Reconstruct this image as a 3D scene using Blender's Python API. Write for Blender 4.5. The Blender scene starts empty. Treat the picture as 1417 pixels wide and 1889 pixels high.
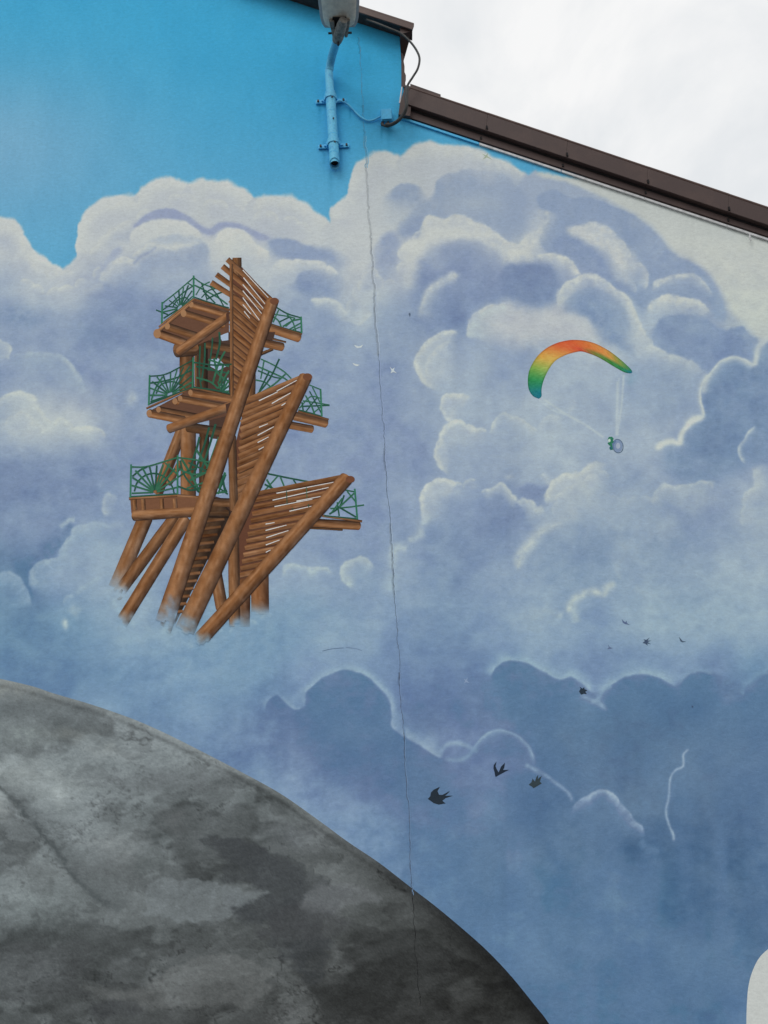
import bpy, math, random
import numpy as np
from mathutils import Vector, Matrix

scene = bpy.context.scene
COL = scene.collection
rng = np.random.default_rng(11)
random.seed(7)

# ------------------------------------------------------------------ camera, sky, sun, exposure
PW, PH = 1417.0, 1889.0                 # size of the survey photograph, used to scale the mural drawing
FOV = math.radians(55.0)
FPX = PH / 2 / math.tan(FOV / 2)
CAM = Vector((0.0, -6.0, 1.6))
PITCH, ROLL = math.radians(20.0), math.radians(3.2)
cam_d = bpy.data.cameras.new('camera')
cam_d.sensor_fit = 'VERTICAL'
cam_d.angle = FOV
cam_d.clip_start, cam_d.clip_end = 0.05, 2000
cam = bpy.data.objects.new('camera', cam_d)
COL.objects.link(cam)
ROT = Matrix.Rotation(math.pi / 2 + PITCH, 3, 'X') @ Matrix.Rotation(-ROLL, 3, 'Z')
cam.matrix_world = Matrix.Translation(CAM) @ ROT.to_4x4()
scene.camera = cam

SUN_EL, SUN_AZ = math.radians(52), math.radians(205)     # behind and a little left of the viewer
world = bpy.data.worlds.new('World')
scene.world = world
world.use_nodes = True
nt = world.node_tree
nt.nodes.clear()
out = nt.nodes.new('ShaderNodeOutputWorld')
sky = nt.nodes.new('ShaderNodeTexSky')
sky.sky_type = 'NISHITA'
sky.sun_disc = False
sky.sun_elevation, sky.sun_rotation = SUN_EL, SUN_AZ
bg1 = nt.nodes.new('ShaderNodeBackground'); bg1.inputs[1].default_value = 0.10
bg2 = nt.nodes.new('ShaderNodeBackground'); bg2.inputs[1].default_value = 1.0
nt.links.new(sky.outputs[0], bg1.inputs[0])
tc = nt.nodes.new('ShaderNodeTexCoord')
n1 = nt.nodes.new('ShaderNodeTexNoise'); n1.inputs['Scale'].default_value = 3.2; n1.inputs['Detail'].default_value = 7
n1.inputs['Roughness'].default_value = 0.55; n1.inputs['Distortion'].default_value = 0.4
nt.links.new(tc.outputs['Generated'], n1.inputs['Vector'])
cr = nt.nodes.new('ShaderNodeValToRGB')
cr.color_ramp.elements[0].position = 0.36; cr.color_ramp.elements[0].color = (0.77, 0.805, 0.835, 1)
cr.color_ramp.elements[1].position = 0.56; cr.color_ramp.elements[1].color = (0.99, 0.99, 0.985, 1)
nt.links.new(n1.outputs[0], cr.inputs[0])
nt.links.new(cr.outputs[0], bg2.inputs[0])
mx = nt.nodes.new('ShaderNodeMixShader'); mx.inputs[0].default_value = 0.93
nt.links.new(bg1.outputs[0], mx.inputs[1]); nt.links.new(bg2.outputs[0], mx.inputs[2])
nt.links.new(mx.outputs[0], out.inputs[0])

sun_d = bpy.data.lights.new('sun', 'SUN')
sun_d.energy = 1.0
sun_d.angle = math.radians(25)
sun_d.color = (1.0, 0.97, 0.92)
sun = bpy.data.objects.new('sun', sun_d)
COL.objects.link(sun)
sv = Vector((math.sin(SUN_AZ) * math.cos(SUN_EL), math.cos(SUN_AZ) * math.cos(SUN_EL), math.sin(SUN_EL)))
sun.rotation_euler = sv.to_track_quat('Z', 'Y').to_euler()

vs = scene.view_settings
vs.view_transform = 'Standard'; vs.look = 'None'; vs.gamma = 1; vs.use_curve_mapping = False
vs.exposure = 0.0
ILLUM = 0.655            # light a white vertical wall sends back here, used to turn paint colours into albedo

# ------------------------------------------------------------------ helpers
RN = np.array(ROT)
CN = np.array(CAM)

def at_np(u, v, d=0.0):
    """points of the plane y = -d (d metres in front of the wall) for mural drawing coordinates u, v"""
    u = np.asarray(u, float); v = np.asarray(v, float)
    dirs = np.stack([(u - PW / 2) / FPX, -(v - PH / 2) / FPX, -np.ones_like(u)], -1) @ RN.T
    t = (-d - CN[1]) / dirs[..., 1]
    return CN + dirs * t[..., None]

def at(u, v, d=0.0):
    return Vector(at_np(np.array([u]), np.array([v]), d)[0])

def uv_of(P):
    q = (P - CN) @ RN
    return PW / 2 + FPX * q[..., 0] / -q[..., 2], PH / 2 - FPX * q[..., 1] / -q[..., 2]

def lin(c):
    c = np.asarray(c, float) / 255.0
    return np.where(c <= 0.04045, c / 12.92, ((c + 0.055) / 1.055) ** 2.4)

def albedo(c255):
    return np.clip(lin(c255) / ILLUM, 0.004, 0.86)

def origin_of(o):
    p = Vector((0, 0, 0))
    while o is not None:
        p += o.location
        o = o.parent
    return p

def link(name, me, mat, parent=None):
    o = bpy.data.objects.new(name, me)
    COL.objects.link(o)
    if mat is not None:
        me.materials.append(mat)
    if parent is not None:
        o.parent = parent
    return o

def mk(name, verts, faces, mat, parent=None, cols=None, smooth=False):
    me = bpy.data.meshes.new(name)
    off = np.array(origin_of(parent)) if parent is not None else np.zeros(3)
    V = np.asarray([tuple(v) for v in verts], float) - off
    me.from_pydata([tuple(v) for v in V], [], faces)
    if cols is not None:
        ca = me.color_attributes.new('Col', 'FLOAT_COLOR', 'POINT')
        a = np.ones((len(V), 4), np.float32); a[:, :3] = albedo(cols)
        ca.data.foreach_set('color', a.ravel())
    if smooth:
        me.polygons.foreach_set('use_smooth', [True] * len(me.polygons))
    me.update()
    return link(name, me, mat, parent)

def thing(name, loc, label, cat, group=None):
    o = bpy.data.objects.new(name, None)
    COL.objects.link(o)
    o.location = loc
    o.empty_display_size = 0.1
    o['label'] = label; o['category'] = cat
    if group: o['group'] = group
    return o

class MB:
    def __init__(s): s.v, s.f = [], []
    def quad_prism(s, a, b):
        """two matching rings of points joined into a closed prism"""
        n = len(a); k = len(s.v)
        s.v += [tuple(p) for p in a] + [tuple(p) for p in b]
        s.f.append(list(range(k, k + n))[::-1]); s.f.append(list(range(k + n, k + 2 * n)))
        for i in range(n):
            j = (i + 1) % n
            s.f.append((k + i, k + j, k + n + j, k + n + i))
        return s
    def box(s, c, sx, sy, sz, R=None):
        c = Vector(c); R = R or Matrix.Identity(3)
        P = lambda x, y, z: c + R @ Vector((x * sx / 2, y * sy / 2, z * sz / 2))
        return s.quad_prism([P(-1, -1, -1), P(1, -1, -1), P(1, 1, -1), P(-1, 1, -1)], [P(-1, -1, 1), P(1, -1, 1), P(1, 1, 1), P(-1, 1, 1)])
    def rings(s, rings, cap0=True, cap1=True):
        n = len(rings[0]); k = len(s.v)
        for r in rings: s.v += [tuple(p) for p in r]
        for i in range(len(rings) - 1):
            for j in range(n):
                a, b = k + i * n + j, k + i * n + (j + 1) % n
                s.f.append((a, b, b + n, a + n))
        if cap0: s.f.append(list(range(k, k + n))[::-1])
        if cap1: s.f.append(list(range(k + (len(rings) - 1) * n, k + len(rings) * n)))
        return s
    def tube(s, pts, r, n=12, cap=True):
        pts = [Vector(p) for p in pts]
        R = []
        up = Vector((0.13, -0.97, 0.2)).normalized()
        for i, p in enumerate(pts):
            t = (pts[min(i + 1, len(pts) - 1)] - pts[max(i - 1, 0)]).normalized()
            a = t.cross(up)
            if a.length < 0.05: a = t.cross(Vector((1, 0, 0)))
            a.normalize(); b = t.cross(a)
            rr = r[i] if isinstance(r, (list, tuple)) else r
            R.append([p + (a * math.cos(q) + b * math.sin(q)) * rr for q in [2 * math.pi * k / n for k in range(n)]])
        return s.rings(R, cap, cap)
    def build(s, name, mat, parent=None, smooth=False, bevel=0):
        o = mk(name, s.v, s.f, mat, parent, smooth=smooth)
        if bevel:
            m = o.modifiers.new('bevel', 'BEVEL'); m.width = bevel; m.segments = 2; m.limit_method = 'ANGLE'
        if smooth:
            try:
                o.data.set_sharp_from_angle(angle=math.radians(40))
            except Exception:
                pass
        return o

def spline(pts, n=10, closed=False):
    P = np.asarray(pts, float)
    if closed: P = np.vstack([P[-1], P, P[0], P[1]])
    else: P = np.vstack([2 * P[0] - P[1], P, 2 * P[-1] - P[-2]])
    t = np.linspace(0, 1, n, endpoint=False)[:, None]
    o = []
    for i in range(1, len(P) - 2):
        p0, p1, p2, p3 = P[i - 1], P[i], P[i + 1], P[i + 2]
        o.append(0.5 * (2 * p1 + (p2 - p0) * t + (2 * p0 - 5 * p1 + 4 * p2 - p3) * t ** 2 + (3 * p1 - p0 - 3 * p2 + p3) * t ** 3))
    if not closed: o.append(P[-2][None])
    return np.vstack(o)

# ------------------------------------------------------------------ materials
def principled(name, col, rough=0.7, metal=0.0, noise=0.12, scale=40, bump=0.0, spec=0.4, tint=None, tint_amt=0.0, tint_scale=6):
    m = bpy.data.materials.new(name); m.use_nodes = True
    t = m.node_tree; b = t.nodes['Principled BSDF']
    b.inputs['Roughness'].default_value = rough; b.inputs['Metallic'].default_value = metal
    b.inputs['Specular IOR Level'].default_value = spec
    co = t.nodes.new('ShaderNodeTexCoord')
    nz = t.nodes.new('ShaderNodeTexNoise'); nz.inputs['Scale'].default_value = scale; nz.inputs['Detail'].default_value = 5
    t.links.new(co.outputs['Object'], nz.inputs['Vector'])
    mr = t.nodes.new('ShaderNodeMapRange'); mr.inputs[1].default_value = 0.3; mr.inputs[2].default_value = 0.7
    mr.inputs[3].default_value = 1 - noise; mr.inputs[4].default_value = 1 + noise
    t.links.new(nz.outputs[0], mr.inputs[0])
    vm = t.nodes.new('ShaderNodeVectorMath'); vm.operation = 'SCALE'
    src = None
    if tint:
        n2 = t.nodes.new('ShaderNodeTexNoise'); n2.inputs['Scale'].default_value = tint_scale; n2.inputs['Detail'].default_value = 6
        n2.inputs['Roughness'].default_value = 0.65
        t.links.new(co.outputs['Object'], n2.inputs['Vector'])
        r2 = t.nodes.new('ShaderNodeMapRange'); r2.inputs[1].default_value = 0.48; r2.inputs[2].default_value = 0.66; r2.inputs[4].default_value = tint_amt
        t.links.new(n2.outputs[0], r2.inputs[0])
        mixn = t.nodes.new('ShaderNodeMix'); mixn.data_type = 'RGBA'
        mixn.inputs[6].default_value = (*col, 1); mixn.inputs[7].default_value = (*tint, 1)
        t.links.new(r2.outputs[0], mixn.inputs[0])
        t.links.new(mixn.outputs[2], vm.inputs[0])
    else:
        vm.inputs[0].default_value = col
    t.links.new(mr.outputs[0], vm.inputs['Scale'])
    t.links.new(vm.outputs[0], b.inputs['Base Color'])
    if bump:
        bp = t.nodes.new('ShaderNodeBump'); bp.inputs['Strength'].default_value = bump; bp.inputs['Distance'].default_value = 0.004
        t.links.new(nz.outputs[0], bp.inputs['Height']); t.links.new(bp.outputs[0], b.inputs['Normal'])
    return m

def paint_material(name, bump=0.35, speck=0.10):
    """matt wall paint: colour laid down by the painter (attribute Col), plaster grain and brush texture from noise"""
    m = bpy.data.materials.new(name); m.use_nodes = True
    t = m.node_tree; b = t.nodes['Principled BSDF']
    b.inputs['Roughness'].default_value = 0.88
    b.inputs['Specular IOR Level'].default_value = 0.22
    at_ = t.nodes.new('ShaderNodeAttribute'); at_.attribute_name = 'Col'
    geo = t.nodes.new('ShaderNodeNewGeometry')
    mp = t.nodes.new('ShaderNodeMapping'); mp.inputs['Scale'].default_value = (1, 1, 1.9)
    t.links.new(geo.outputs['Position'], mp.inputs['Vector'])
    fine = t.nodes.new('ShaderNodeTexNoise'); fine.inputs['Scale'].default_value = 95; fine.inputs['Detail'].default_value = 4
    fine.inputs['Roughness'].default_value = 0.7
    t.links.new(geo.outputs['Position'], fine.inputs['Vector'])
    lea = t.nodes.new('ShaderNodeTexNoise'); lea.inputs['Scale'].default_value = 26; lea.inputs['Detail'].default_value = 5
    lea.inputs['Roughness'].default_value = 0.62; lea.inputs['Distortion'].default_value = 0.6
    t.links.new(mp.outputs[0], lea.inputs['Vector'])
    add = t.nodes.new('ShaderNodeMath'); add.operation = 'MULTIPLY_ADD'; add.inputs[1].default_value = 0.6
    t.links.new(fine.outputs[0], add.inputs[0]); t.links.new(lea.outputs[0], add.inputs[2])
    mr = t.nodes.new('ShaderNodeMapRange'); mr.inputs[1].default_value = 0.5; mr.inputs[2].default_value = 1.1
    mr.inputs[3].default_value = 1 - speck; mr.inputs[4].default_value = 1 + speck
    t.links.new(add.outputs[0], mr.inputs[0])
    vm = t.nodes.new('ShaderNodeVectorMath'); vm.operation = 'SCALE'
    t.links.new(at_.outputs['Color'], vm.inputs[0]); t.links.new(mr.outputs[0], vm.inputs['Scale'])
    t.links.new(vm.outputs[0], b.inputs['Base Color'])
    bp = t.nodes.new('ShaderNodeBump'); bp.inputs['Strength'].default_value = bump; bp.inputs['Distance'].default_value = 0.003
    t.links.new(add.outputs[0], bp.inputs['Height']); t.links.new(bp.outputs[0], b.inputs['Normal'])
    return m

M_PAINT = paint_material('mural_paint')
M_STONE_PAINT = paint_material('mural_stone_paint', 0.45, 0.20)
M_BROWN = principled('brown_sheet_metal', (0.072, 0.045, 0.041), 0.55, 0.0, 0.10, 300, 0.05, 0.35, (0.10, 0.062, 0.052), 0.5, 5)
M_BROWN_CAP = principled('weathered_brown_cap', (0.085, 0.047, 0.038), 0.5, 0.0, 0.12, 200, 0.05, 0.4, (0.14, 0.085, 0.07), 0.6, 9)
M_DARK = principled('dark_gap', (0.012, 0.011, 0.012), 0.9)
M_TRIM = principled('pale_trim', (0.62, 0.62, 0.63), 0.6, 0, 0.2, 30)
M_SOFFIT = principled('soffit_board', (0.05, 0.042, 0.04), 0.8, 0, 0.3, 25)
M_PIPE = principled('blue_painted_pipe', tuple(albedo((88, 166, 208))), 0.6, 0, 0.10, 90, 0.15, 0.35, tuple(albedo((62, 136, 182))), 0.75, 16)
M_PIPE2 = principled('blue_painted_metal', tuple(albedo((66, 156, 204))), 0.55, 0, 0.08, 60, 0.05, 0.4)
M_CABLE = principled('dark_cable', (0.055, 0.055, 0.052), 0.6, 0, 0.2, 80)
M_LAMP = principled('lamp_housing_paint', (0.80, 0.73, 0.61), 0.45, 0.0, 0.10, 40, 0.03, 0.5, (0.55, 0.50, 0.42), 0.6, 14)
M_LAMP_EDGE = principled('lamp_grey_rim', (0.42, 0.42, 0.42), 0.4, 0.2, 0.1, 40, 0.02, 0.5)
M_SOCKET = principled('weathered_cast_metal', (0.26, 0.24, 0.21), 0.65, 0.1, 0.3, 60, 0.2, 0.4, (0.10, 0.085, 0.075), 0.8, 25)
M_BOLT = principled('rusty_bolt', (0.07, 0.055, 0.05), 0.6, 0.5, 0.3, 120)
M_GLASS = principled('lamp_lens', (0.55, 0.55, 0.52), 0.2, 0, 0.05, 30)
M_GROUND = principled('asphalt', (0.055, 0.055, 0.056), 0.9, 0, 0.25, 60, 0.4, 0.3)
M_RENDER = principled('plain_render', (0.5, 0.5, 0.49), 0.9, 0, 0.08, 20, 0.3)

# ------------------------------------------------------------------ the mural: a small numpy painter
S = 0.6
U0, V0, U1, V1 = -140, -90, 1557, 2010
CW, CH = int((U1 - U0) * S), int((V1 - V0) * S)
UU, VV = np.meshgrid(U0 + (np.arange(CW) + .5) / S, V0 + (np.arange(CH) + .5) / S)
UU = UU.astype(np.float32); VV = VV.astype(np.float32)

def vnoise(u, v, wl, seed, sx=1.0):
    r = np.random.default_rng(seed)
    x = (u - U0 + 400) / (wl * sx); y = (v - V0 + 400) / wl
    g = r.random((int(y.max()) + 3, int(x.max()) + 3)).astype(np.float32)
    xi = x.astype(int); yi = y.astype(int)
    fx = x - xi; fy = y - yi
    fx = fx * fx * (3 - 2 * fx); fy = fy * fy * (3 - 2 * fy)
    return (g[yi, xi] * (1 - fx) + g[yi, xi + 1] * fx) * (1 - fy) + (g[yi + 1, xi] * (1 - fx) + g[yi + 1, xi + 1] * fx) * fy

def fbm(u, v, wl, seed, oc=4, gain=0.5, sx=1.0):
    s = 0; a = 1; tot = 0
    for k in range(oc):
        s = s + a * vnoise(u, v, wl / 2 ** k, seed + 17 * k, sx); tot += a; a *= gain
    return s / tot

WU = UU + 9 * (fbm(UU, VV, 36, 1, 5, .6) - .5) * 2
WV = VV + 9 * (fbm(UU, VV, 36, 2, 5, .6) - .5) * 2
BR = .45 * fbm(UU, VV, 30, 3, 4, .6) + .55 * fbm(UU, VV, 11, 4, 3, .65)               # dry-brush breakup
BR = np.clip((BR - .5) * 2.8 + .5, 0, 1)

def sstep(a, b, x):
    t = np.clip((x - a) / (b - a), 0, 1)
    return t * t * (3 - 2 * t)

FR = {'full': (0, 0, 1), 'A': (0, 0, 2.214), 'R4': (560, 220, 3.2205), 'R5': (940, 300, 2.9707),
      'L': (0, 540, 2.6236), 'C1': (450, 420, 3.5425), 'C2': (450, 800, 2.834), 'C3': (750, 560, 4.0486),
      'C4': (900, 760, 2.7408), 'C5': (450, 1180, 2.5764), 'C6': (130, 330, 3.5425), 'B': (760, 1120, 2.6736),
      'BR': (1000, 1200, 2.741), 'D': (0, 1200, 2.0243), 'E': (500, 1300, 2.3617), 'Z1': (540, 0, 4.7233), 'Z2': (720, 140, 2.033),
      'T1': (260, 460, 3.9361), 'T2': (220, 640, 3.3738), 'T3': (180, 820, 2.725), 'P': (940, 600, 5.45)}

def fr(k, pts):
    x0, y0, s = FR[k]
    return [(x0 + p[0] / s, y0 + p[1] / s) for p in pts]

class Canvas:
    def __init__(s, img): s.c = img.astype(np.float32)
    def win(s, P, pad):
        a = max(0, int((P[:, 0].min() - pad - U0) * S)); b = min(CW, int((P[:, 0].max() + pad - U0) * S) + 1)
        c = max(0, int((P[:, 1].min() - pad - V0) * S)); d = min(CH, int((P[:, 1].max() + pad - V0) * S) + 1)
        return slice(c, d), slice(a, b)
    def near(s, P, w, warp):
        u = UU[w] + (WU[w] - UU[w]) * warp; v = VV[w] + (WV[w] - VV[w]) * warp
        best = np.full(u.shape, 1e9, np.float32); side = np.zeros_like(best); par = np.zeros_like(best)
        n = len(P) - 1
        for i in range(n):
            ax, ay = P[i]; dx, dy = P[i + 1] - P[i]
            L2 = dx * dx + dy * dy + 1e-9
            t = np.clip(((u - ax) * dx + (v - ay) * dy) / L2, 0, 1)
            ex = u - ax - t * dx; ey = v - ay - t * dy
            q = ex * ex + ey * ey
            m = q < best
            best = np.where(m, q, best)
            side = np.where(m, dx * (v - ay) - dy * (u - ax), side)
            par = np.where(m, (i + t) / n, par)
        return np.sqrt(best), np.sign(side), par, u, v
    def put(s, w, a, col):
        a = np.clip(a, 0, 1)[..., None]
        s.c[w] = s.c[w] * (1 - a) + np.array(col, np.float32) * a
    def rim(s, f, pts, w, col, a=.9, edge=2.5, warp=1.0, flip=False, taper=.12, brush=.42, p=1.4):
        P = spline(fr(f, pts), 4)
        W = s.win(P, w * 2.4 + edge * 3 + 10)
        d, sd, par, u, v = s.near(P, W, warp)
        if flip: sd = -sd
        al = np.where(sd > 0, np.exp(-(d / w) ** p), np.exp(-(d / edge) ** 2))
        al = al * sstep(0, taper, par) * sstep(0, taper, 1 - par)
        al = al * (1 - brush + brush * 1.6 * BR[W])
        s.put(W, al * a, col)
    def line(s, f, pts, w, col, a=.8, warp=.6, taper=.1, brush=.5):
        P = spline(fr(f, pts), 4)
        W = s.win(P, w * 2.5 + 8)
        d, sd, par, u, v = s.near(P, W, warp)
        al = np.exp(-(d / w) ** 2) * sstep(0, taper, par) * sstep(0, taper, 1 - par) * (1 - brush + brush * 1.6 * BR[W])
        s.put(W, al * a, col)
    def fill(s, f, pts, col, a=.85, soft=5, warp=1.0, brush=.25, soft_low=None):
        if soft_low is None: soft, soft_low = soft * 1.3, soft * 1.3 + 11
        P = spline(fr(f, pts), 3, True); P = np.vstack([P, P[:1]])
        W = s.win(P, soft * 2.5 + 10 + (soft_low or 0))
        d, sd, par, u, v = s.near(P, W, warp)
        ins = np.zeros(u.shape, bool)
        for i in range(len(P) - 1):
            x1, y1 = P[i]; x2, y2 = P[i + 1]
            c = ((y1 > v) != (y2 > v))
            if abs(y2 - y1) > 1e-6:
                ins ^= c & (u < (x2 - x1) * (v - y1) / (y2 - y1) + x1)
        q = np.where(ins, d, -d)
        if soft_low:                        # crisp along the top, feathered towards the bottom of the shape
            k = sstep(P[:, 1].min(), P[:, 1].max(), v)
            sf = soft + (soft_low - soft) * k
            al = sstep(0, 1, np.clip(q / (2 * sf) + .5, 0, 1))
        else:
            al = sstep(-soft, soft, q)
        al = al * (1 - brush + brush * 1.5 * BR[W])
        s.put(W, al * a, col)
    def blob(s, f, x, y, rx, ry, col, a=.7, warp=1.2, brush=.5, p=2.0):
        (cx, cy), = fr(f, [(x, y)]); k = FR[f][2]; rx /= k; ry /= k
        W = s.win(np.array([[cx - rx * 2, cy - ry * 2], [cx + rx * 2, cy + ry * 2]]), 10)
        u = UU[W] + (WU[W] - UU[W]) * warp; v = VV[W] + (WV[W] - VV[W]) * warp
        q = np.sqrt(((u - cx) / rx) ** 2 + ((v - cy) / ry) ** 2)
        s.put(W, np.exp(-q ** p) * (1 - brush + brush * 1.6 * BR[W]) * a, col)

    def puffs(s, f, pts, n, r0, r1, col, a=.8, shade=None, sa=.5, seed=0, edge=1.6):
        """a chain of small cauliflower heads along a cloud edge, each a lit crescent over a shaded belly"""
        P = spline(fr(f, pts), 12); q = np.random.default_rng(900 + seed)
        L = np.concatenate([[0], np.cumsum(np.linalg.norm(np.diff(P, axis=0), axis=1))])
        T = np.gradient(P, axis=0)
        for k in q.permutation(n):
            l = L[-1] * np.clip((k + .5 + q.normal(0, .22)) / n, 0, 1)
            x = np.interp(l, L, P[:, 0]); y = np.interp(l, L, P[:, 1])
            tx = np.interp(l, L, T[:, 0]); ty = np.interp(l, L, T[:, 1])
            ph = math.atan2(-tx, ty) + q.normal(0, .25)      # outward
            r_ = q.uniform(r0, r1)
            cx, cy = x - math.cos(ph) * r_ * .75, y - math.sin(ph) * r_ * .75
            if shade is not None: s.blob('full', cx - math.cos(ph) * r_ * .5, cy - math.sin(ph) * r_ * .5, r_ * .9, r_ * .75, shade, sa, .6, .3)
            A = [ph + t for t in np.linspace(-1.35, 1.35, 7)]
            s.rim('full', [(cx + r_ * math.cos(t), cy + r_ * math.sin(t)) for t in A], r_ * .42, col, a * q.uniform(.7, 1.0), edge, .45, taper=.22, brush=.5, p=1.2)

WHT = (203, 206, 204); CRM = (196, 200, 193); LGT = (182, 190, 203); PER = (141, 158, 193)
DRK = (124, 145, 184); DKB = (104, 129, 170); NIG = (90, 116, 154)
key = {'W': (194, 199, 203), 'C': CRM, 'l': (184, 191, 203), 'm': (160, 174, 200), 'p': (144, 160, 194), 'd': (128, 147, 184),
       'b': (110, 134, 174), 'x': (92, 119, 158), 's': (96, 128, 168), 't': (104, 136, 176), 'u': (122, 148, 184), 'k': (84, 112, 150)}
rows = {250: 'WWWWWWWWWCCCC', 350: 'WWWWWWWlmmCCC', 440: 'WWWWlWWlmmmCC', 520: 'mlpmlmlpppmpC', 600: 'ppdpmpmpplmpC', 690: 'pppppppmpmppp',
        770: 'mlpppppmmmmpp', 860: 'dppppppmmmmpp', 950: 'dppppppppmmpm', 1050: 'upmppppdpmmmm', 1150: 'uumuuppdppmmm', 1250: 'uuuuupddddddu',
        1350: 'uuuubbbddkkkx', 1450: 'uuuuubbbbxkkx', 1550: 'uuuuuutsxxxxx', 1650: 'ttttttttsssxx', 1750: 'tttttttttsssx', 1889: 'ttttttttsssst'}
ys = sorted(rows); base_rows = np.array([[key[c] for c in rows[y]] for y in ys], np.float32)
xs = np.linspace(0, 1417, 13)

def smooth_grid(u, v):
    ix = np.clip(np.interp(u, xs, np.arange(13)), 0, 11.999); iy = np.clip(np.interp(v, ys, np.arange(len(ys))), 0, len(ys) - 1.001)
    a = ix.astype(int); b = iy.astype(int)
    fx = (ix - a)[..., None]; fy = (iy - b)[..., None]
    fx = fx * fx * (3 - 2 * fx); fy = fy * fy * (3 - 2 * fy)
    return (base_rows[b, a] * (1 - fx) + base_rows[b, a + 1] * fx) * (1 - fy) + (base_rows[b + 1, a] * (1 - fx) + base_rows[b + 1, a + 1] * fx) * fy

bw = 90
GU = UU + bw * (fbm(UU, VV, 150, 21, 4, .55) - .5); GV = VV + bw * (fbm(UU, VV, 150, 22, 4, .55) - .5)
cv = Canvas(smooth_grid(GU, GV))
# broad tonal drift of the scumbled cloud paint
drift = (fbm(UU, VV, 120, 31, 5, .6) - .5)
cv.c += drift[..., None] * np.array([46, 40, 24], np.float32) * sstep(430, 560, VV)[..., None]
R, Fl, Ln, Bl, Pf = cv.rim, cv.fill, cv.line, cv.blob, cv.puffs

# --- left cumulus head
Fl('C6', [(420, 300), (520, 222), (620, 195), (700, 203), (770, 245), (850, 305), (910, 325), (970, 288), (1060, 284), (1150, 312), (1235, 352), (1300, 390),
          (1240, 400), (1180, 365), (1120, 335), (1050, 315), (980, 328), (920, 365), (850, 345), (780, 298), (710, 262), (620, 256), (520, 272), (440, 318)], (158, 168, 200), .95, 2.5, .6)
Fl('C6', [(200, 600), (225, 540), (285, 480), (330, 450), (345, 490), (285, 540), (235, 605)], (168, 178, 203), .65, 6)
Fl('C6', [(470, 440), (560, 385), (690, 352), (800, 380), (870, 420), (800, 440), (700, 430), (590, 440), (500, 480)], (176, 187, 204), .7, 5)
Fl('C6', [(300, 640), (400, 560), (520, 485), (600, 452), (720, 450), (800, 430), (890, 420), (905, 520), (890, 650), (800, 720), (620, 740), (450, 720)], (152, 168, 199), .85, 4, soft_low=26)
R('C6', [(400, 560), (450, 505), (520, 455), (580, 425), (650, 438), (720, 425), (790, 408), (850, 420)], 5, WHT, .9, 2)
R('C6', [(200, 690), (225, 610), (290, 550), (380, 535), (440, 505)], 14, WHT, .9)
R('C6', [(60, 740), (120, 730), (180, 700), (230, 690)], 8, WHT, .6)
Fl('C6', [(0, 720), (60, 670), (120, 640), (180, 650), (150, 710), (60, 750)], (170, 180, 203), .6, 6)
R('C6', [(380, 430), (410, 350), (500, 290), (620, 268), (720, 280), (800, 330), (870, 385)], 22, WHT, .75)
Bl('C6', 1060, 440, 130, 110, (206, 208, 200), .95)
Bl('C6', 1150, 560, 120, 120, (182, 191, 203), .8)
R('C6', [(930, 420), (980, 345), (1060, 320), (1140, 345), (1210, 410), (1270, 470), (1310, 540)], 20, WHT, .8, 2.5)
Bl('C6', 640, 640, 200, 70, (178, 188, 203), .5)
Fl('C6', [(120, 800), (300, 650), (420, 640), (450, 800), (420, 1000), (240, 1090), (60, 1000)], (136, 154, 190), .6, 30)
Bl('C6', 200, 1030, 110, 80, (122, 144, 182), .5)
# --- between the two heads
Fl('C1', [(150, 90), (250, 75), (400, 105), (520, 165), (590, 215), (500, 212), (390, 205), (280, 215), (180, 195)], (138, 157, 195), .9, 4)
Bl('C1', 60, 330, 170, 190, (188, 196, 204), .8)
Fl('C1', [(330, 360), (360, 300), (420, 275), (520, 272), (600, 305), (655, 330), (660, 420), (590, 455), (440, 450), (340, 410)], (132, 151, 188), .95, 3, soft_low=14)
R('C1', [(190, 230), (280, 216), (380, 212), (480, 224), (560, 268), (625, 325)], 13, WHT, .95, 2)
Fl('C1', [(270, 390), (310, 370), (340, 400), (330, 430), (290, 420)], (146, 162, 194), .7, 5)
Fl('C1', [(610, 80), (840, 40), (850, 480), (760, 590), (640, 560), (650, 400)], (196, 201, 203), .75, 18)
Fl('C1', [(690, 400), (720, 370), (740, 420), (730, 470), (700, 460)], (158, 172, 198), .6, 8)
R('C1', [(450, 490), (500, 468), (560, 470), (620, 495), (650, 545), (690, 580)], 11, WHT, .95)
R('C1', [(640, 600), (690, 615), (740, 640), (800, 600), (850, 540)], 9, WHT, .9, flip=True)
Fl('C1', [(430, 530), (560, 510), (640, 560), (700, 650), (600, 720), (420, 680)], (140, 157, 193), .7, 22)
# --- middle head (right of the crack)
Fl('R4', [(500, 470), (530, 410), (580, 380), (650, 383), (700, 420), (722, 490), (650, 530), (560, 520)], (152, 168, 196), .95, 3, .7, soft_low=22)
Fl('R4', [(768, 450), (785, 370), (840, 340), (900, 325), (940, 298), (1020, 292), (1130, 318), (1220, 358), (1290, 425), (1320, 480), (1290, 540), (1330, 600), (1310, 700), (1280, 745),
          (1200, 705), (1140, 660), (1050, 620), (980, 590), (930, 570), (860, 600), (830, 600), (760, 580), (720, 600), (700, 680), (620, 690), (560, 690), (600, 590), (680, 510)], (152, 168, 196), .95, 3, .8, soft_low=10)
Bl('R4', 1010, 500, 190, 60, (170, 182, 199), .6)
Bl('R4', 560, 570, 90, 60, (178, 188, 201), .6)
Fl('R4', [(560, 680), (620, 610), (700, 580), (690, 650), (640, 690)], (140, 157, 192), .7, 8)
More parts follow.
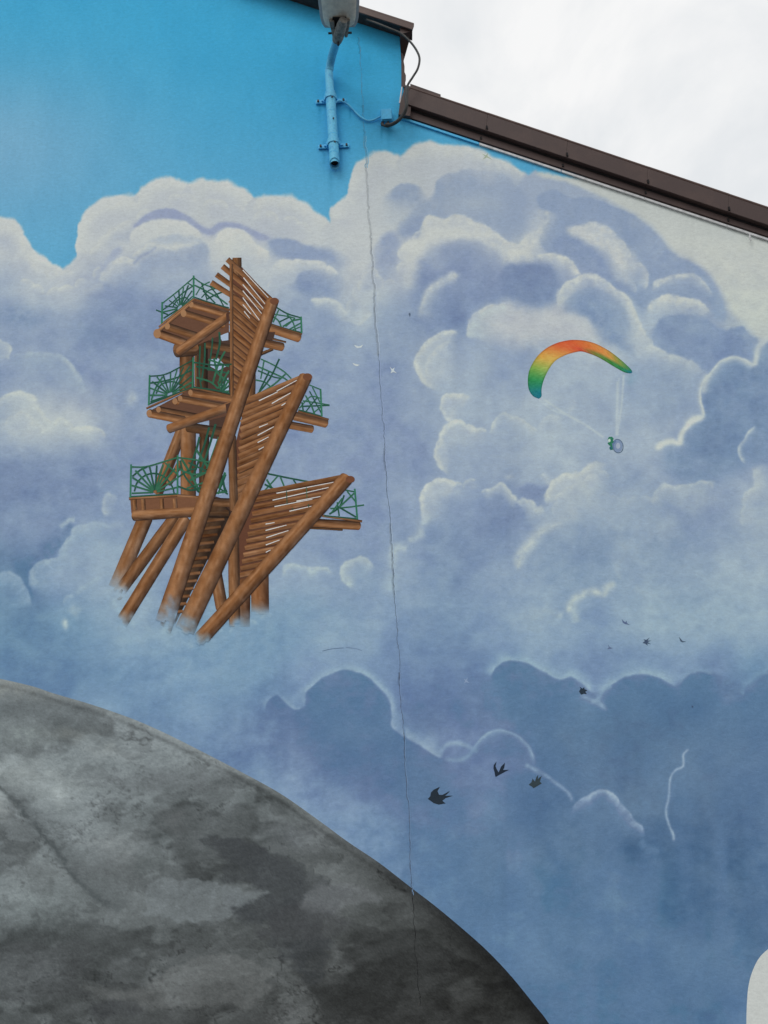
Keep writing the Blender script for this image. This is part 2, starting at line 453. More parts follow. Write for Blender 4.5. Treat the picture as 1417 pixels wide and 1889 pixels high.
Fl('R4', [(640, 1010), (680, 870), (720, 800), (790, 745), (860, 738), (950, 718), (1040, 738), (1120, 762), (1180, 800), (1250, 850), (1450, 850), (1450, 1110), (1200, 1100), (1060, 1130),
          (980, 1250), (900, 1260), (780, 1230), (700, 1200), (640, 1150)], (130, 149, 187), .95, 5, soft_low=30)
R('R4', [(585, 950), (560, 850), (575, 760), (620, 725), (690, 690), (718, 610), (760, 578), (840, 600), (900, 565), (950, 572), (1010, 610), (1090, 640), (1150, 685), (1220, 735), (1290, 750), (1340, 690), (1400, 620)],
  34, WHT, 1.0, 2.5, .9)
Fl('R4', [(600, 740), (700, 700), (760, 650), (930, 640), (1120, 700), (1000, 720), (860, 735), (740, 770), (680, 860), (650, 980), (590, 960)], WHT, .8, 7)
R('R4', [(680, 1200), (700, 1100), (740, 1020), (800, 960), (880, 920), (950, 930)], 22, (190, 196, 203), .8, 6)
Fl('R4', [(800, 1180), (795, 1080), (830, 1000), (900, 960), (960, 980), (960, 1150), (900, 1230)], (128, 147, 185), .8, 8)
Bl('R4', 790, 870, 60, 40, (160, 173, 198), .6)
Bl('R4', 760, 800, 50, 20, (175, 186, 202), .5)
Fl('R4', [(430, 740), (480, 680), (540, 680), (565, 740), (555, 850), (510, 940), (450, 975), (420, 850)], (144, 160, 194), .9, 6)
Fl('R4', [(180, 560), (380, 560), (400, 760), (400, 1050), (330, 1230), (260, 1050), (230, 850)], (196, 200, 203), .7, 22)
Bl('R4', 480, 1020, 110, 90, (184, 192, 203), .75)
Fl('R4', [(-20, 760), (60, 750), (150, 790), (230, 830), (200, 880), (80, 850), (-20, 860)], (140, 158, 194), .8, 7)
R('R4', [(970, 1310), (985, 1230), (1020, 1170), (1080, 1125), (1150, 1105), (1260, 1095)], 16, WHT, .85)
Fl('R4', [(1050, 1180), (1150, 1120), (1300, 1090), (1500, 1140), (1500, 1280), (1250, 1300), (1080, 1280)], (188, 192, 198), .85, 16)
Fl('R4', [(450, 1120), (600, 1060), (690, 1200), (660, 1380), (450, 1400)], (140, 157, 191), .6, 24)
# --- big right head with nested arcs
Fl('R5', [(-20, 100), (40, 130), (90, 200), (60, 330), (-20, 360)], (150, 166, 196), .8, 8)
Fl('R5', [(150, 60), (300, 100), (420, 150), (520, 190), (640, 250), (730, 300), (810, 380), (900, 480), (990, 520), (1070, 580), (1150, 680), (1230, 830), (1300, 870), (1380, 960), (1520, 900), (1560, 300), (900, 120), (300, -20)], CRM, 1.0, 5, .5, .05, soft_low=8)
Fl('R5', [(140, 190), (180, 160), (240, 145), (300, 165), (340, 195), (420, 192), (510, 210), (620, 262), (720, 310), (800, 390), (890, 490), (980, 530), (1060, 590), (1140, 690), (1200, 850), (1130, 850),
          (1100, 760), (1020, 740), (800, 760), (730, 800), (640, 700), (520, 520), (380, 420), (240, 500), (170, 420), (180, 300)], (144, 162, 195), 1.0, 3, .6, soft_low=5)
Fl('R5', [(250, 420), (330, 400), (420, 420), (500, 490), (560, 590), (640, 650), (720, 720), (730, 810), (640, 740), (540, 650), (430, 610), (370, 560), (250, 510)], (136, 155, 191), .85, 6)
Fl('R5', [(330, 360), (420, 328), (500, 338), (580, 388), (640, 450), (675, 520), (685, 590), (640, 625), (590, 600), (550, 540), (490, 470), (420, 425), (340, 395)], (197, 201, 203), .95, 5)
R('R5', [(650, 560), (700, 555), (745, 590), (768, 640), (745, 690)], 18, (184, 192, 203), .85)
R('R5', [(640, 620), (680, 640), (700, 690), (690, 720)], 12, LGT, .6)
Ln('R5', [(60, 520), (90, 450), (150, 390), (180, 310), (200, 250)], 16, WHT, .75)
Bl('R5', 30, 490, 70, 60, WHT, .8)
Fl('R5', [(-30, 570), (60, 555), (150, 560), (230, 580), (265, 650), (250, 740), (120, 775), (-30, 750)], (124, 145, 184), .9, 6)
R('R5', [(130, 515), (210, 500), (300, 535), (365, 580), (385, 630)], 14, WHT, .9)
R('R5', [(795, 720), (800, 665), (860, 632), (930, 615), (1010, 620), (1070, 660), (1130, 740)], 14, (188, 195, 203), .9)
Fl('R5', [(790, 740), (860, 680), (980, 660), (1060, 690), (1090, 740), (980, 740), (880, 730)], (146, 163, 195), .7, 6)
Fl('R5', [(770, 960), (800, 880), (860, 840), (950, 830), (1060, 840), (1140, 890), (1200, 905), (1280, 890), (1350, 960), (1365, 1020), (1330, 1090), (1220, 1060), (1150, 1090), (1095, 1150), (1000, 1085), (880, 1045), (800, 1010)], (130, 150, 188), .95, 4, soft_low=7)
R('R5', [(755, 830), (785, 775), (840, 748), (900, 738), (980, 752), (1060, 780), (1115, 835)], 19, WHT, .95)
R('R5', [(1180, 850), (1240, 880), (1290, 890), (1345, 950)], 6, (178, 188, 203), .5, flip=True)
Bl('R5', 1000, 900, 120, 50, (150, 166, 195), .5)
Fl('R5', [(285, 800), (305, 740), (370, 705), (450, 690), (540, 720), (600, 770), (650, 850), (700, 940), (680, 1060), (600, 1010), (500, 960), (420, 870), (340, 830)], (130, 151, 189), .95, 4, soft_low=12)
Fl('R5', [(-40, 760), (60, 785), (140, 825), (260, 790), (360, 850), (470, 930), (330, 985), (-40, 970)], (188, 191, 197), .8, 12)
R('R5', [(285, 860), (262, 790), (262, 720), (300, 668), (360, 640), (430, 615), (520, 640), (600, 700), (660, 770), (710, 860), (735, 940), (780, 1000), (860, 1045), (960, 1080), (1040, 1120), (1092, 1155)], 22, (196, 201, 204), .95, 2.5)
Bl('R5', 720, 1010, 70, 90, (180, 189, 203), .8)
Fl('R5', [(620, 1130), (800, 1080), (960, 1110), (1060, 1180), (1040, 1330), (800, 1400), (600, 1330)], (150, 167, 196), .7, 18)
Fl('R5', [(1095, 1170), (1150, 1095), (1220, 1072), (1290, 1090), (1345, 1125), (1368, 1050), (1390, 1000), (1500, 960), (1500, 1600), (1000, 1600), (1070, 1400), (1060, 1290)], (122, 146, 184), .9, 2.5, .35)
R('R5', [(960, 1440), (1010, 1400), (1068, 1388), (1052, 1310), (1052, 1225), (1090, 1152)], 4.5, (203, 207, 205), 1.0, 2, .35, brush=.2, flip=True, taper=.05)
R('R5', [(1060, 1270), (1070, 1200), (1110, 1140), (1160, 1085), (1225, 1064), (1290, 1080), (1348, 1118)], 8, (196, 202, 204), 1.0, 2, .35, brush=.25, taper=.06)
Ln('R5', [(1340, 1120), (1352, 1060), (1370, 1000), (1440, 950)], 5, (196, 202, 204), .95, .35, brush=.2)
Bl('R5', 1370, 1010, 40, 45, (176, 187, 203), .5)
# --- stacked puffs left of the paraglider
R('C3', [(260, 660), (180, 620), (110, 570), (75, 500), (70, 420), (110, 330), (180, 260), (260, 220), (340, 198), (390, 240)], 34, (194, 199, 204), .95, 2.2)
Bl('C3', 230, 400, 130, 150, (186, 193, 204), .6)
R('C3', [(455, 270), (480, 190), (540, 100), (640, 40), (760, 0)], 22, (186, 195, 205), .9, 2.5)
Fl('C3', [(590, 130), (700, 60), (850, 40), (1050, 80), (1150, 40), (1300, 150), (1380, 260), (1000, 270), (760, 260)], (188, 190, 197), .7, 18)
R('C3', [(380, 905), (300, 860), (262, 800), (255, 740), (280, 695), (340, 680), (430, 690), (480, 720)], 20, (192, 198, 204), .9, 2.2)
R('C3', [(330, 1300), (260, 1230), (215, 1150), (215, 1090), (258, 1045), (258, 980), (290, 925), (350, 888), (420, 878), (480, 930), (560, 945), (620, 990)], 16, (194, 200, 204), .95, 2.2)
Bl('C3', 400, 1000, 110, 70, (176, 186, 202), .55)
R('C3', [(130, 1660), (112, 1560), (108, 1470), (130, 1395), (180, 1330), (240, 1310), (310, 1335), (380, 1360)], 26, (198, 202, 203), .95, 2.2)
Ln('C3', [(170, 1560), (130, 1640), (70, 1730), (10, 1775)], 7, (184, 193, 204), .8)
Ln('C3', [(20, 1770), (-50, 1800), (-120, 1850)], 6, (170, 183, 203), .5)
R('C3', [(640, 1000), (645, 890), (690, 835), (740, 813), (820, 840), (880, 880), (930, 930), (985, 985)], 7, (190, 197, 204), .95, 2)
R('C3', [(960, 960), (1010, 890), (1060, 845), (1120, 850), (1180, 868)], 16, (178, 188, 203), .8, 2.2)
R('C3', [(560, 1410), (640, 1390), (680, 1350), (725, 1345), (770, 1395), (805, 1445), (850, 1470)], 12, (196, 201, 203), .95, 2)
R('C3', [(810, 1500), (870, 1458), (930, 1465), (975, 1520), (1030, 1500)], 18, (192, 198, 203), .95, 2)
Fl('C3', [(820, 1420), (900, 1340), (1000, 1370), (1070, 1340), (1050, 1420), (1045, 1490), (980, 1500), (920, 1450)], (124, 142, 181), .85, 4)
Fl('C3', [(580, 1450), (700, 1420), (800, 1490), (860, 1640), (700, 1650), (560, 1560)], (126, 145, 182), .6, 14)
Fl('C3', [(220, 1560), (330, 1500), (560, 1560), (800, 1700), (760, 1900), (300, 1900), (150, 1750)], (130, 149, 184), .6, 22)
Bl('C3', 770, 1285, 40, 25, (184, 191, 202), .8)
R('C3', [(1060, 1520), (1048, 1430), (1075, 1355), (1130, 1310), (1170, 1278), (1260, 1290), (1320, 1250), (1380, 1215), (1440, 1180)], 36, (190, 196, 201), .95, 2.2)
Ln('C3', [(1000, 1270), (1030, 1310), (1070, 1350)], 6, (184, 192, 203), .8)
# --- right middle field
R('C4', [(320, 470), (305, 420), (350, 368), (380, 322), (430, 314), (475, 305), (515, 268), (560, 254), (610, 285)], 30, (190, 196, 200), .9, 2.2)
Bl('C4', 420, 440, 110, 80, (182, 190, 200), .7)
Fl('C4', [(560, 330), (700, 300), (800, 380), (720, 430), (600, 410)], (140, 158, 190), .6, 16)
Ln('C4', [(140, 810), (185, 710), (230, 650), (290, 600), (380, 550), (460, 490)], 12, (190, 196, 202), .85)
Fl('C4', [(260, 660), (380, 580), (520, 560), (620, 640), (650, 800), (560, 880), (420, 900), (250, 820)], (132, 152, 185), .55, 24)
R('C4', [(840, 490), (838, 430), (880, 385), (950, 373), (1000, 368), (1080, 350), (1130, 352), (1160, 385)], 22, (184, 192, 201), .9, 2.2)
Bl('C4', 1060, 440, 130, 80, (176, 185, 198), .65)
Bl('C4', 900, 590, 65, 70, (180, 189, 200), .75)
Bl('C4', 700, 450, 120, 60, (166, 178, 197), .6)
Ln('C4', [(840, 200), (885, 165), (930, 150), (972, 156), (990, 95), (1040, 47), (1115, 15)], 5.5, (201, 205, 204), 1.0, .4, brush=.25)
Fl('C4', [(985, 160), (1005, 100), (1060, 50), (1130, 15), (1270, 30), (1260, 180), (1300, 270), (1200, 350), (1000, 360), (900, 280), (900, 190)], (122, 146, 183), .75, 7, .5)
Ln('C4', [(840, 200), (885, 165), (930, 150), (972, 156), (990, 95), (1040, 47), (1115, 15)], 4.5, (203, 207, 206), 1.0, .4, brush=.2)
R('C4', [(1360, 70), (1315, 108), (1295, 145), (1270, 175), (1275, 220), (1305, 262)], 5, (186, 195, 205), .95, 2, .5, flip=True)
R('C4', [(1290, 470), (1300, 410), (1350, 385), (1345, 330), (1340, 270)], 18, (186, 194, 203), .9, 2.5)
Bl('C4', 1400, 520, 130, 180, (168, 180, 197), .6)
Bl('C4', 1300, 540, 40, 50, (178, 187, 200), .6)
Ln('C4', [(660, 640), (700, 705), (665, 750), (650, 800), (675, 860)], 5, (172, 183, 200), .8)
Ln('C4', [(405, 1030), (415, 965), (465, 930), (530, 908), (588, 925), (605, 895), (655, 865)], 7, (203, 205, 200), 1.0)
Ln('C4', [(430, 960), (440, 1010), (445, 1070)], 9, (180, 189, 200), .7)
Bl('C4', 250, 1050, 90, 50, (172, 182, 198), .7)
Ln('C4', [(280, 990), (330, 1020), (380, 1030)], 8, (182, 190, 202), .6)
Bl('C4', 1000, 1000, 300, 150, (146, 163, 190), .5)
Ln('C4', [(740, 880), (780, 915), (830, 940)], 6, (172, 183, 200), .5)
# --- left column
R('L', [(-30, 225), (20, 232), (50, 275), (45, 320)], 13, (194, 200, 204), .9)
R('L', [(60, 300), (200, 300), (300, 315), (345, 350), (370, 395), (410, 435), (425, 500)], 40, (168, 182, 203), .75, 2.5)
Ln('L', [(320, 325), (355, 370), (385, 415)], 4, (186, 195, 204), .7)
Bl('L', 100, 110, 120, 50, (122, 144, 182), .7)
R('L', [(-40, 535), (30, 498), (100, 482), (150, 500), (185, 555), (240, 620), (310, 615), (360, 658), (430, 650), (540, 690)], 34, (194, 200, 203), .95, 2.5)
Bl('L', 140, 640, 140, 80, (190, 196, 200), .7)
Bl('L', 200, 740, 170, 50, (166, 178, 198), .6)
Fl('L', [(-60, 820), (150, 800), (400, 760), (620, 830), (560, 1060), (300, 1110), (-60, 1060)], (126, 146, 184), .75, 30)
Ln('L', [(370, 1105), (310, 1180), (230, 1260), (140, 1310), (60, 1350)], 22, (98, 126, 170), .8)
Ln('L', [(110, 1330), (130, 1420), (150, 1500)], 14, (98, 126, 170), .7)
Ln('L', [(285, 1135), (330, 1100), (370, 1093)], 4, (170, 184, 204), .9)
R('L', [(175, 1480), (150, 1410), (160, 1340), (210, 1298), (285, 1292), (300, 1235), (345, 1185), (365, 1130), (440, 1118), (560, 1125)], 34, (164, 180, 204), .9, 2.5)
R('L', [(-40, 1355), (40, 1350), (95, 1385), (130, 1450), (150, 1530)], 26, (156, 174, 202), .9, 2.5)
Bl('L', 500, 1250, 160, 120, (150, 169, 199), .6)
Bl('L', 315, 1610, 16, 26, WHT, .8)
Bl('L', 375, 1540, 30, 30, (182, 192, 204), .8)
Bl('L', 632, 505, 22, 30, (190, 197, 204), .8)
R('L', [(505, 1090), (500, 1010), (530, 972), (575, 985)], 14, (184, 193, 204), .85)
Ln('L', [(500, 1140), (560, 1125), (600, 1135)], 5, (170, 184, 204), .6)
Bl('L', 300, 1720, 300, 60, (112, 140, 180), .5)
# --- around the foot of the tower
Bl('T3', 60, 850, 120, 90, (150, 169, 199), .6)
Bl('T3', 350, 950, 130, 50, (166, 181, 203), .7)
Bl('T3', 170, 1000, 90, 60, (160, 177, 202), .6)
Bl('T3', 650, 800, 90, 90, (176, 190, 208), .7)
Bl('T3', 420, 1000, 120, 40, (158, 175, 201), .6)
Bl('T3', 240, 720, 60, 160, (166, 182, 206), .5)
# --- thin puffs near the crack
R('C2', [(190, 770), (205, 710), (240, 685), (290, 688), (330, 705), (345, 722), (385, 698), (435, 700), (475, 735)], 9, (180, 191, 205), .95, 2)
R('C2', [(575, 820), (525, 775), (500, 710), (530, 662), (590, 648), (645, 662), (700, 700)], 16, (188, 196, 204), .95, 2)
Fl('C2', [(580, 700), (640, 680), (700, 730), (700, 800), (620, 800)], (140, 159, 192), .6, 10)
Ln('C2', [(855, 560), (900, 540), (945, 510)], 6, (180, 190, 203), .9)
Ln('C2', [(775, 720), (785, 640), (800, 600), (860, 608)], 8, (178, 189, 204), .9)
Ln('C2', [(790, 740), (775, 780), (765, 820)], 11, (166, 180, 202), .7)
Bl('C2', 300, 930, 220, 80, (136, 158, 192), .5)
Bl('C2', 1050, 720, 60, 160, (148, 165, 193), .5)
# --- dark lower bank
Fl('C5', [(20, 420), (60, 355), (110, 335), (118, 280), (160, 258), (200, 300), (240, 330), (288, 308), (290, 250), (330, 210), (380, 170), (450, 148), (520, 148), (580, 175), (640, 222), (690, 292),
          (705, 360), (700, 412), (735, 445), (795, 480), (855, 510), (910, 552), (960, 576), (1000, 700), (860, 800), (640, 760), (420, 700), (260, 600), (120, 540)], (102, 124, 163), .88, 3, .4, soft_low=80)
Bl('C5', 440, 660, 90, 80, (88, 120, 166), .6)
R('C5', [(250, 340), (286, 312), (288, 250), (330, 208), (380, 168), (450, 144), (520, 144), (582, 172), (645, 220), (694, 290), (710, 360), (705, 408), (740, 442), (800, 476), (858, 505), (915, 545), (965, 565)], 9, (160, 178, 206), 1.0, 2, .45, flip=True)
R('C5', [(705, 330), (715, 400), (760, 445), (850, 490), (930, 545)], 26, (146, 166, 196), .8, 2, .45, flip=True)
Bl('C5', 235, 290, 40, 30, (146, 166, 198), .5)
Fl('C5', [(95, 350), (116, 288), (158, 258), (203, 298), (240, 332), (292, 318), (330, 400), (200, 470), (90, 420)], (104, 126, 165), .85, 2.2, .4, soft_low=16)
Bl('C5', 150, 470, 150, 80, (108, 131, 170), .5)
R('C5', [(90, 350), (114, 286), (158, 255), (204, 295), (243, 330), (285, 312)], 8, (156, 175, 204), .8, 2, .4, flip=True)
Fl('B', [(400, 420), (392, 350), (405, 305), (450, 275), (500, 264), (560, 274), (620, 304), (680, 336), (730, 354), (790, 345), (830, 374), (870, 415), (905, 440), (955, 505), (940, 450), (975, 395), (1030, 362), (1100, 338), (1180, 340),
         (1240, 352), (1300, 394), (1340, 345), (1400, 318), (1500, 330), (1640, 400), (1700, 360), (1800, 340), (1800, 980), (1100, 960), (860, 860), (640, 680), (480, 560)], (102, 123, 160), .82, 4, .5, soft_low=120)
Bl('B', 330, 470, 170, 130, (112, 134, 170), .75)
Bl('B', 480, 520, 160, 110, (100, 124, 161), .6)
Bl('B', 60, 560, 120, 90, (120, 141, 174), .6)
Bl('B', 900, 640, 300, 130, (87, 112, 149), .5)
Bl('B', 1250, 800, 260, 300, (86, 112, 149), .55)
R('B', [(380, 370), (395, 315), (440, 275), (500, 258), (560, 268), (625, 298), (690, 330), (740, 348), (790, 336), (835, 366), (875, 408), (915, 435)], 12, (163, 181, 206), 1.0, 2, .5, flip=True)
R('B', [(920, 445), (960, 392), (1020, 358), (1100, 330), (1180, 332), (1245, 348), (1310, 395)], 12, (160, 178, 204), 1.0, 2, .5, flip=True)
R('B', [(1310, 385), (1360, 332), (1417, 312), (1500, 330)], 10, (144, 164, 193), .7, 2, .5, flip=True)
Ln('B', [(830, 430), (870, 455), (920, 480), (965, 518)], 5, (146, 166, 194), .85, .4)
Ln('B', [(905, 470), (935, 420), (985, 385)], 5, (146, 166, 194), .7, .4)
R('BR', [(1020, 230), (1035, 170), (1090, 125), (1160, 115)], 8, (134, 157, 188), .7, 2, .5, flip=True)
Bl('BR', 960, 200, 70, 80, (126, 150, 182), .6)
R('B', [(-60, 610), (0, 645), (60, 685), (110, 725), (155, 742)], 13, (156, 175, 203), .95, 2, .4, flip=True)
Ln('B', [(120, 735), (165, 685), (220, 670), (290, 690), (335, 722)], 4, (150, 170, 198), .95, .4)
Ln('B', [(150, 745), (220, 755), (280, 730), (320, 690)], 4, (142, 164, 194), .85, .4)
Fl('B', [(310, 720), (340, 665), (385, 625), (430, 615), (490, 628), (540, 660), (590, 720), (600, 790), (480, 760), (380, 740)], (106, 132, 170), .5, 6, .5)
R('B', [(295, 715), (330, 658), (380, 620), (430, 608), (490, 618), (542, 650), (592, 712), (606, 790)], 4.5, (152, 173, 200), 1.0, 2, .35)
Ln('B', [(555, 775), (600, 800), (660, 832), (720, 872), (770, 912), (800, 970)], 4, (146, 168, 197), .95, .4)
Fl('B', [(600, 650), (680, 660), (740, 730), (780, 850), (760, 880), (640, 800)], (102, 128, 166), .5, 10, .5)
R('B', [(790, 1020), (812, 965), (870, 930), (930, 902), (985, 918), (1025, 962), (1072, 1012), (1092, 1052), (1132, 1082), (1150, 1150)], 14, (146, 167, 197), .95, 2, .4)
R('B', [(850, 950), (930, 904), (990, 920), (1030, 966)], 5, (168, 185, 208), .85, 2, .4)
Ln('B', [(745, 1030), (790, 1020), (815, 985)], 8, (122, 148, 182), .7, .5)
Ln('B', [(1372, 698), (1340, 728), (1342, 785), (1300, 808), (1275, 850), (1272, 930), (1256, 990), (1262, 1050), (1284, 1110), (1292, 1160)], 2.6, (160, 180, 204), 1.0, .35, brush=.25, taper=.04)
Ln('B', [(1300, 870), (1290, 910), (1280, 940)], 4, (128, 154, 186), .7, .4)
Bl('B', 1330, 930, 50, 110, (86, 118, 165), .5)
# --- lower right, brushed blue
st = fbm(UU, VV * .12, 34, 51, 3)
cv.c += ((st - .5) * 26 * sstep(1430, 1600, VV))[..., None] * np.array([.9, .9, 1], np.float32)
Bl('BR', 300, 1620, 190, 130, (82, 112, 158), .75)
Bl('BR', 180, 1760, 130, 90, (84, 116, 166), .5)
Bl('BR', 860, 1860, 90, 50, (82, 108, 152), .7)
Bl('BR', 780, 1450, 60, 60, (84, 114, 154), .5)
Bl('E', 760, 660, 90, 260, (112, 144, 184), .35)
Bl('E', 1300, 1000, 220, 160, (108, 142, 178), .4)
Bl('E', 200, 540, 140, 90, (118, 146, 184), .6)
Bl('E', 450, 560, 90, 140, (120, 148, 186), .55)
Bl('BR', 300, 1150, 120, 60, (110, 140, 176), .5)
Ln('BR', [(210, 1150), (300, 1125), (400, 1140), (460, 1190)], 7, (112, 142, 178), .6)
Ln('BR', [(500, 960), (540, 1000), (600, 1010)], 7, (112, 142, 176), .6)
Ln('BR', [(100, 1560), (170, 1510), (250, 1490), (330, 1470)], 8, (106, 136, 174), .5)

# faint glow left by the airbrush round the flying figures, bare white specks
Ln('P', [(330, 735), (560, 890), (760, 1000), (950, 1130)], 1.8, (188, 197, 208), .95, .1, .02, .3)
Ln('P', [(300, 745), (430, 850), (560, 900)], 1.6, (184, 194, 207), .8, .1, .02, .3)
Ln('P', [(1085, 560), (1080, 800), (1072, 1110)], 1.8, (188, 197, 208), .95, .1, .02, .3)
Ln('P', [(1150, 490), (1120, 850), (1082, 1110)], 1.8, (188, 197, 208), .9, .1, .02, .3)
Ln('P', [(1100, 520), (1095, 800), (1078, 1110)], 1.5, (184, 194, 207), .7, .1, .02, .3)
Ln('P', [(640, 740), (645, 800), (610, 860), (600, 920)], 3, (180, 189, 203), .6)
Ln('P', [(300, 310), (420, 195), (590, 140), (780, 148), (1000, 245), (1240, 470)], 3, (178, 188, 200), .5, .1)
Bl('P', 1230, 520, 50, 70, (128, 160, 190), .5)

# --- small cauliflower heads along the lit edges
SH = (172, 182, 201)
Pf('full', [(146, 432), (170, 398), (215, 378), (255, 372), (290, 345), (330, 338), (372, 342), (420, 348), (462, 372), (520, 372), (575, 395)], 15, 15, 26, WHT, .8, (186, 192, 202), .6, 1)
Pf('full', [(165, 470), (200, 430), (240, 410), (270, 385)], 6, 12, 20, WHT, .7, SH, .5, 2)
Pf('full', [(300, 365), (340, 362), (380, 372), (430, 378), (480, 395), (530, 402), (580, 425)], 9, 12, 20, WHT, .75, (184, 190, 202), .55, 3)
Pf('C6', [(225, 640), (260, 575), (330, 530), (400, 505), (470, 455), (560, 415), (650, 430), (740, 415), (830, 410)], 12, 9, 15, WHT, .8, SH, .4, 4)
Pf('full', [(0, 420), (30, 430), (60, 480), (100, 505), (135, 500)], 7, 13, 22, WHT, .7, SH, .5, 5)
Pf('full', [(40, 515), (90, 535), (140, 525), (175, 505), (200, 480)], 7, 10, 17, WHT, .75, SH, .5, 6)
Pf('full', [(620, 400), (648, 370), (658, 325), (690, 296), (730, 300), (765, 285), (810, 280), (870, 288), (930, 312)], 11, 16, 27, WHT, .7, (188, 193, 201), .5, 7)
Pf('R4', [(570, 900), (575, 780), (640, 715), (720, 630), (765, 590), (840, 610), (905, 580), (960, 585), (1030, 625), (1120, 670), (1200, 730), (1280, 755)], 14, 9, 15, WHT, .85, None, .5, 8)
Pf('R4', [(640, 850), (690, 760), (770, 700), (880, 690), (1000, 690), (1120, 740)], 8, 8, 13, WHT, .7, SH, .4, 9)
Pf('R4', [(250, 1150), (330, 1000), (400, 880), (470, 960), (560, 940)], 7, 9, 15, WHT, .7, SH, .45, 10)
Pf('R5', [(335, 370), (420, 335), (500, 345), (580, 395), (635, 455), (672, 530)], 7, 8, 13, WHT, .7, None, .4, 11)
Pf('R5', [(290, 690), (350, 650), (430, 628), (520, 655), (590, 705), (650, 770), (700, 850), (735, 930), (790, 1000)], 11, 8, 13, WHT, .75, None, .4, 12)
Pf('R5', [(780, 800), (830, 760), (900, 745), (990, 760), (1070, 790)], 6, 7, 12, WHT, .75, None, .4, 13)
Pf('R5', [(805, 670), (870, 640), (940, 625), (1020, 635)], 5, 6, 10, WHT, .6, None, .4, 14)
Pf('C3', [(200, 620), (110, 560), (80, 490), (78, 420), (120, 330), (190, 262), (280, 222), (350, 210)], 10, 9, 16, WHT, .8, (176, 186, 202), .5, 15)
Pf('C3', [(170, 560), (160, 440), (220, 350), (300, 300)], 5, 9, 15, (196, 200, 204), .55, (170, 181, 201), .4, 16)
Pf('C3', [(300, 850), (262, 780), (275, 705), (340, 688), (430, 695)], 6, 7, 12, WHT, .7, SH, .45, 17)
Pf('C3', [(270, 1230), (222, 1140), (225, 1080), (262, 1000), (300, 930), (370, 890), (430, 890), (500, 930), (580, 950)], 11, 8, 13, WHT, .75, SH, .45, 18)
Pf('C3', [(120, 1560), (115, 1470), (140, 1390), (190, 1330), (260, 1318), (350, 1345), (420, 1360), (470, 1330), (520, 1330)], 10, 8, 14, WHT, .8, SH, .45, 19)
Pf('C3', [(570, 1405), (650, 1385), (700, 1348), (760, 1390), (820, 1460), (880, 1462), (950, 1480)], 8, 5, 9, WHT, .8, SH, .4, 20)
Pf('C3', [(1050, 1450), (1080, 1360), (1140, 1310), (1180, 1285), (1270, 1292), (1330, 1250), (1400, 1210)], 9, 8, 14, WHT, .85, SH, .5, 21)
Pf('C4', [(330, 520), (360, 420), (430, 380), (500, 340), (570, 310), (620, 340)], 7, 8, 14, (196, 200, 202), .65, SH, .4, 22)
Pf('C4', [(845, 450), (880, 395), (950, 380), (1020, 370), (1090, 355), (1150, 380)], 7, 8, 14, (194, 199, 203), .7, (168, 180, 198), .45, 23)
Pf('C4', [(560, 400), (640, 430), (720, 440), (800, 430), (850, 470)], 6, 8, 14, (182, 190, 201), .5, (160, 174, 197), .35, 24)
Pf('C4', [(1285, 560), (1290, 500), (1300, 430), (1350, 390)], 5, 8, 13, (192, 198, 203), .65, SH, .4, 25)
Pf('C4', [(150, 790), (190, 700), (240, 645), (300, 600), (380, 555)], 8, 4, 8, (196, 200, 203), .7, None, .4, 26)
Pf('L', [(-20, 540), (40, 500), (105, 488), (155, 510), (190, 570), (245, 625), (310, 622), (360, 660), (440, 660), (510, 685)], 11, 9, 15, WHT, .75, (180, 189, 202), .45, 27)
Pf('L', [(30, 620), (110, 590), (180, 640), (260, 690)], 5, 9, 15, (198, 202, 203), .6, SH, .4, 28)
Pf('L', [(60, 310), (180, 300), (290, 318), (350, 360), (400, 430)], 7, 8, 14, (176, 188, 204), .5, (152, 169, 198), .35, 29)
Pf('L', [(160, 1400), (175, 1330), (230, 1300), (295, 1290), (320, 1220), (360, 1150), (440, 1125), (540, 1130)], 9, 10, 17, (172, 186, 206), .65, (146, 165, 198), .4, 30)
Pf('L', [(300, 1500), (380, 1440), (450, 1400), (520, 1350)], 6, 9, 15, (168, 183, 205), .5, (146, 165, 198), .35, 31)
Pf('C2', [(205, 730), (250, 690), (320, 705), (380, 705), (440, 708)], 6, 5, 8, (188, 196, 205), .75, None, .4, 32)
Pf('C1', [(170, 380), (200, 260), (270, 225), (360, 220), (470, 230), (560, 275)], 7, 7, 11, WHT, .6, None, .4, 33)
Pf('C1', [(470, 480), (560, 475), (630, 505), (680, 570)], 5, 6, 10, WHT, .6, SH, .35, 34)
# shaded folds put back over the small heads, and the bright outer edge of the cumulus
Fl('C6', [(420, 300), (520, 222), (620, 195), (700, 203), (770, 245), (850, 305), (910, 325), (970, 288), (1060, 284), (1150, 312), (1235, 352), (1300, 390),
          (1240, 400), (1180, 365), (1120, 335), (1050, 315), (980, 328), (920, 365), (850, 345), (780, 298), (710, 262), (620, 256), (520, 272), (440, 318)], (150, 162, 197), .85, 2.2, .45, soft_low=2.5)
Fl('C6', [(205, 600), (228, 545), (285, 485), (328, 455), (345, 480), (290, 535), (238, 600)], (160, 172, 201), .7, 3, soft_low=5)
Fl('C6', [(520, 400), (600, 362), (690, 350), (790, 378), (850, 410), (770, 420), (690, 405), (600, 412)], (170, 182, 204), .65, 3, soft_low=5)
Ln('C6', [(405, 560), (450, 512), (520, 470), (560, 440)], 3, (140, 156, 190), .6, .4)
Fl('C1', [(160, 92), (250, 75), (400, 105), (520, 165), (590, 212), (500, 205), (390, 195), (280, 200), (190, 170)], (138, 156, 194), .8, 3, soft_low=6)
R('C1', [(185, 240), (280, 218), (380, 212), (480, 224), (560, 266), (630, 325)], 11, (208, 210, 208), .95, 1.8)
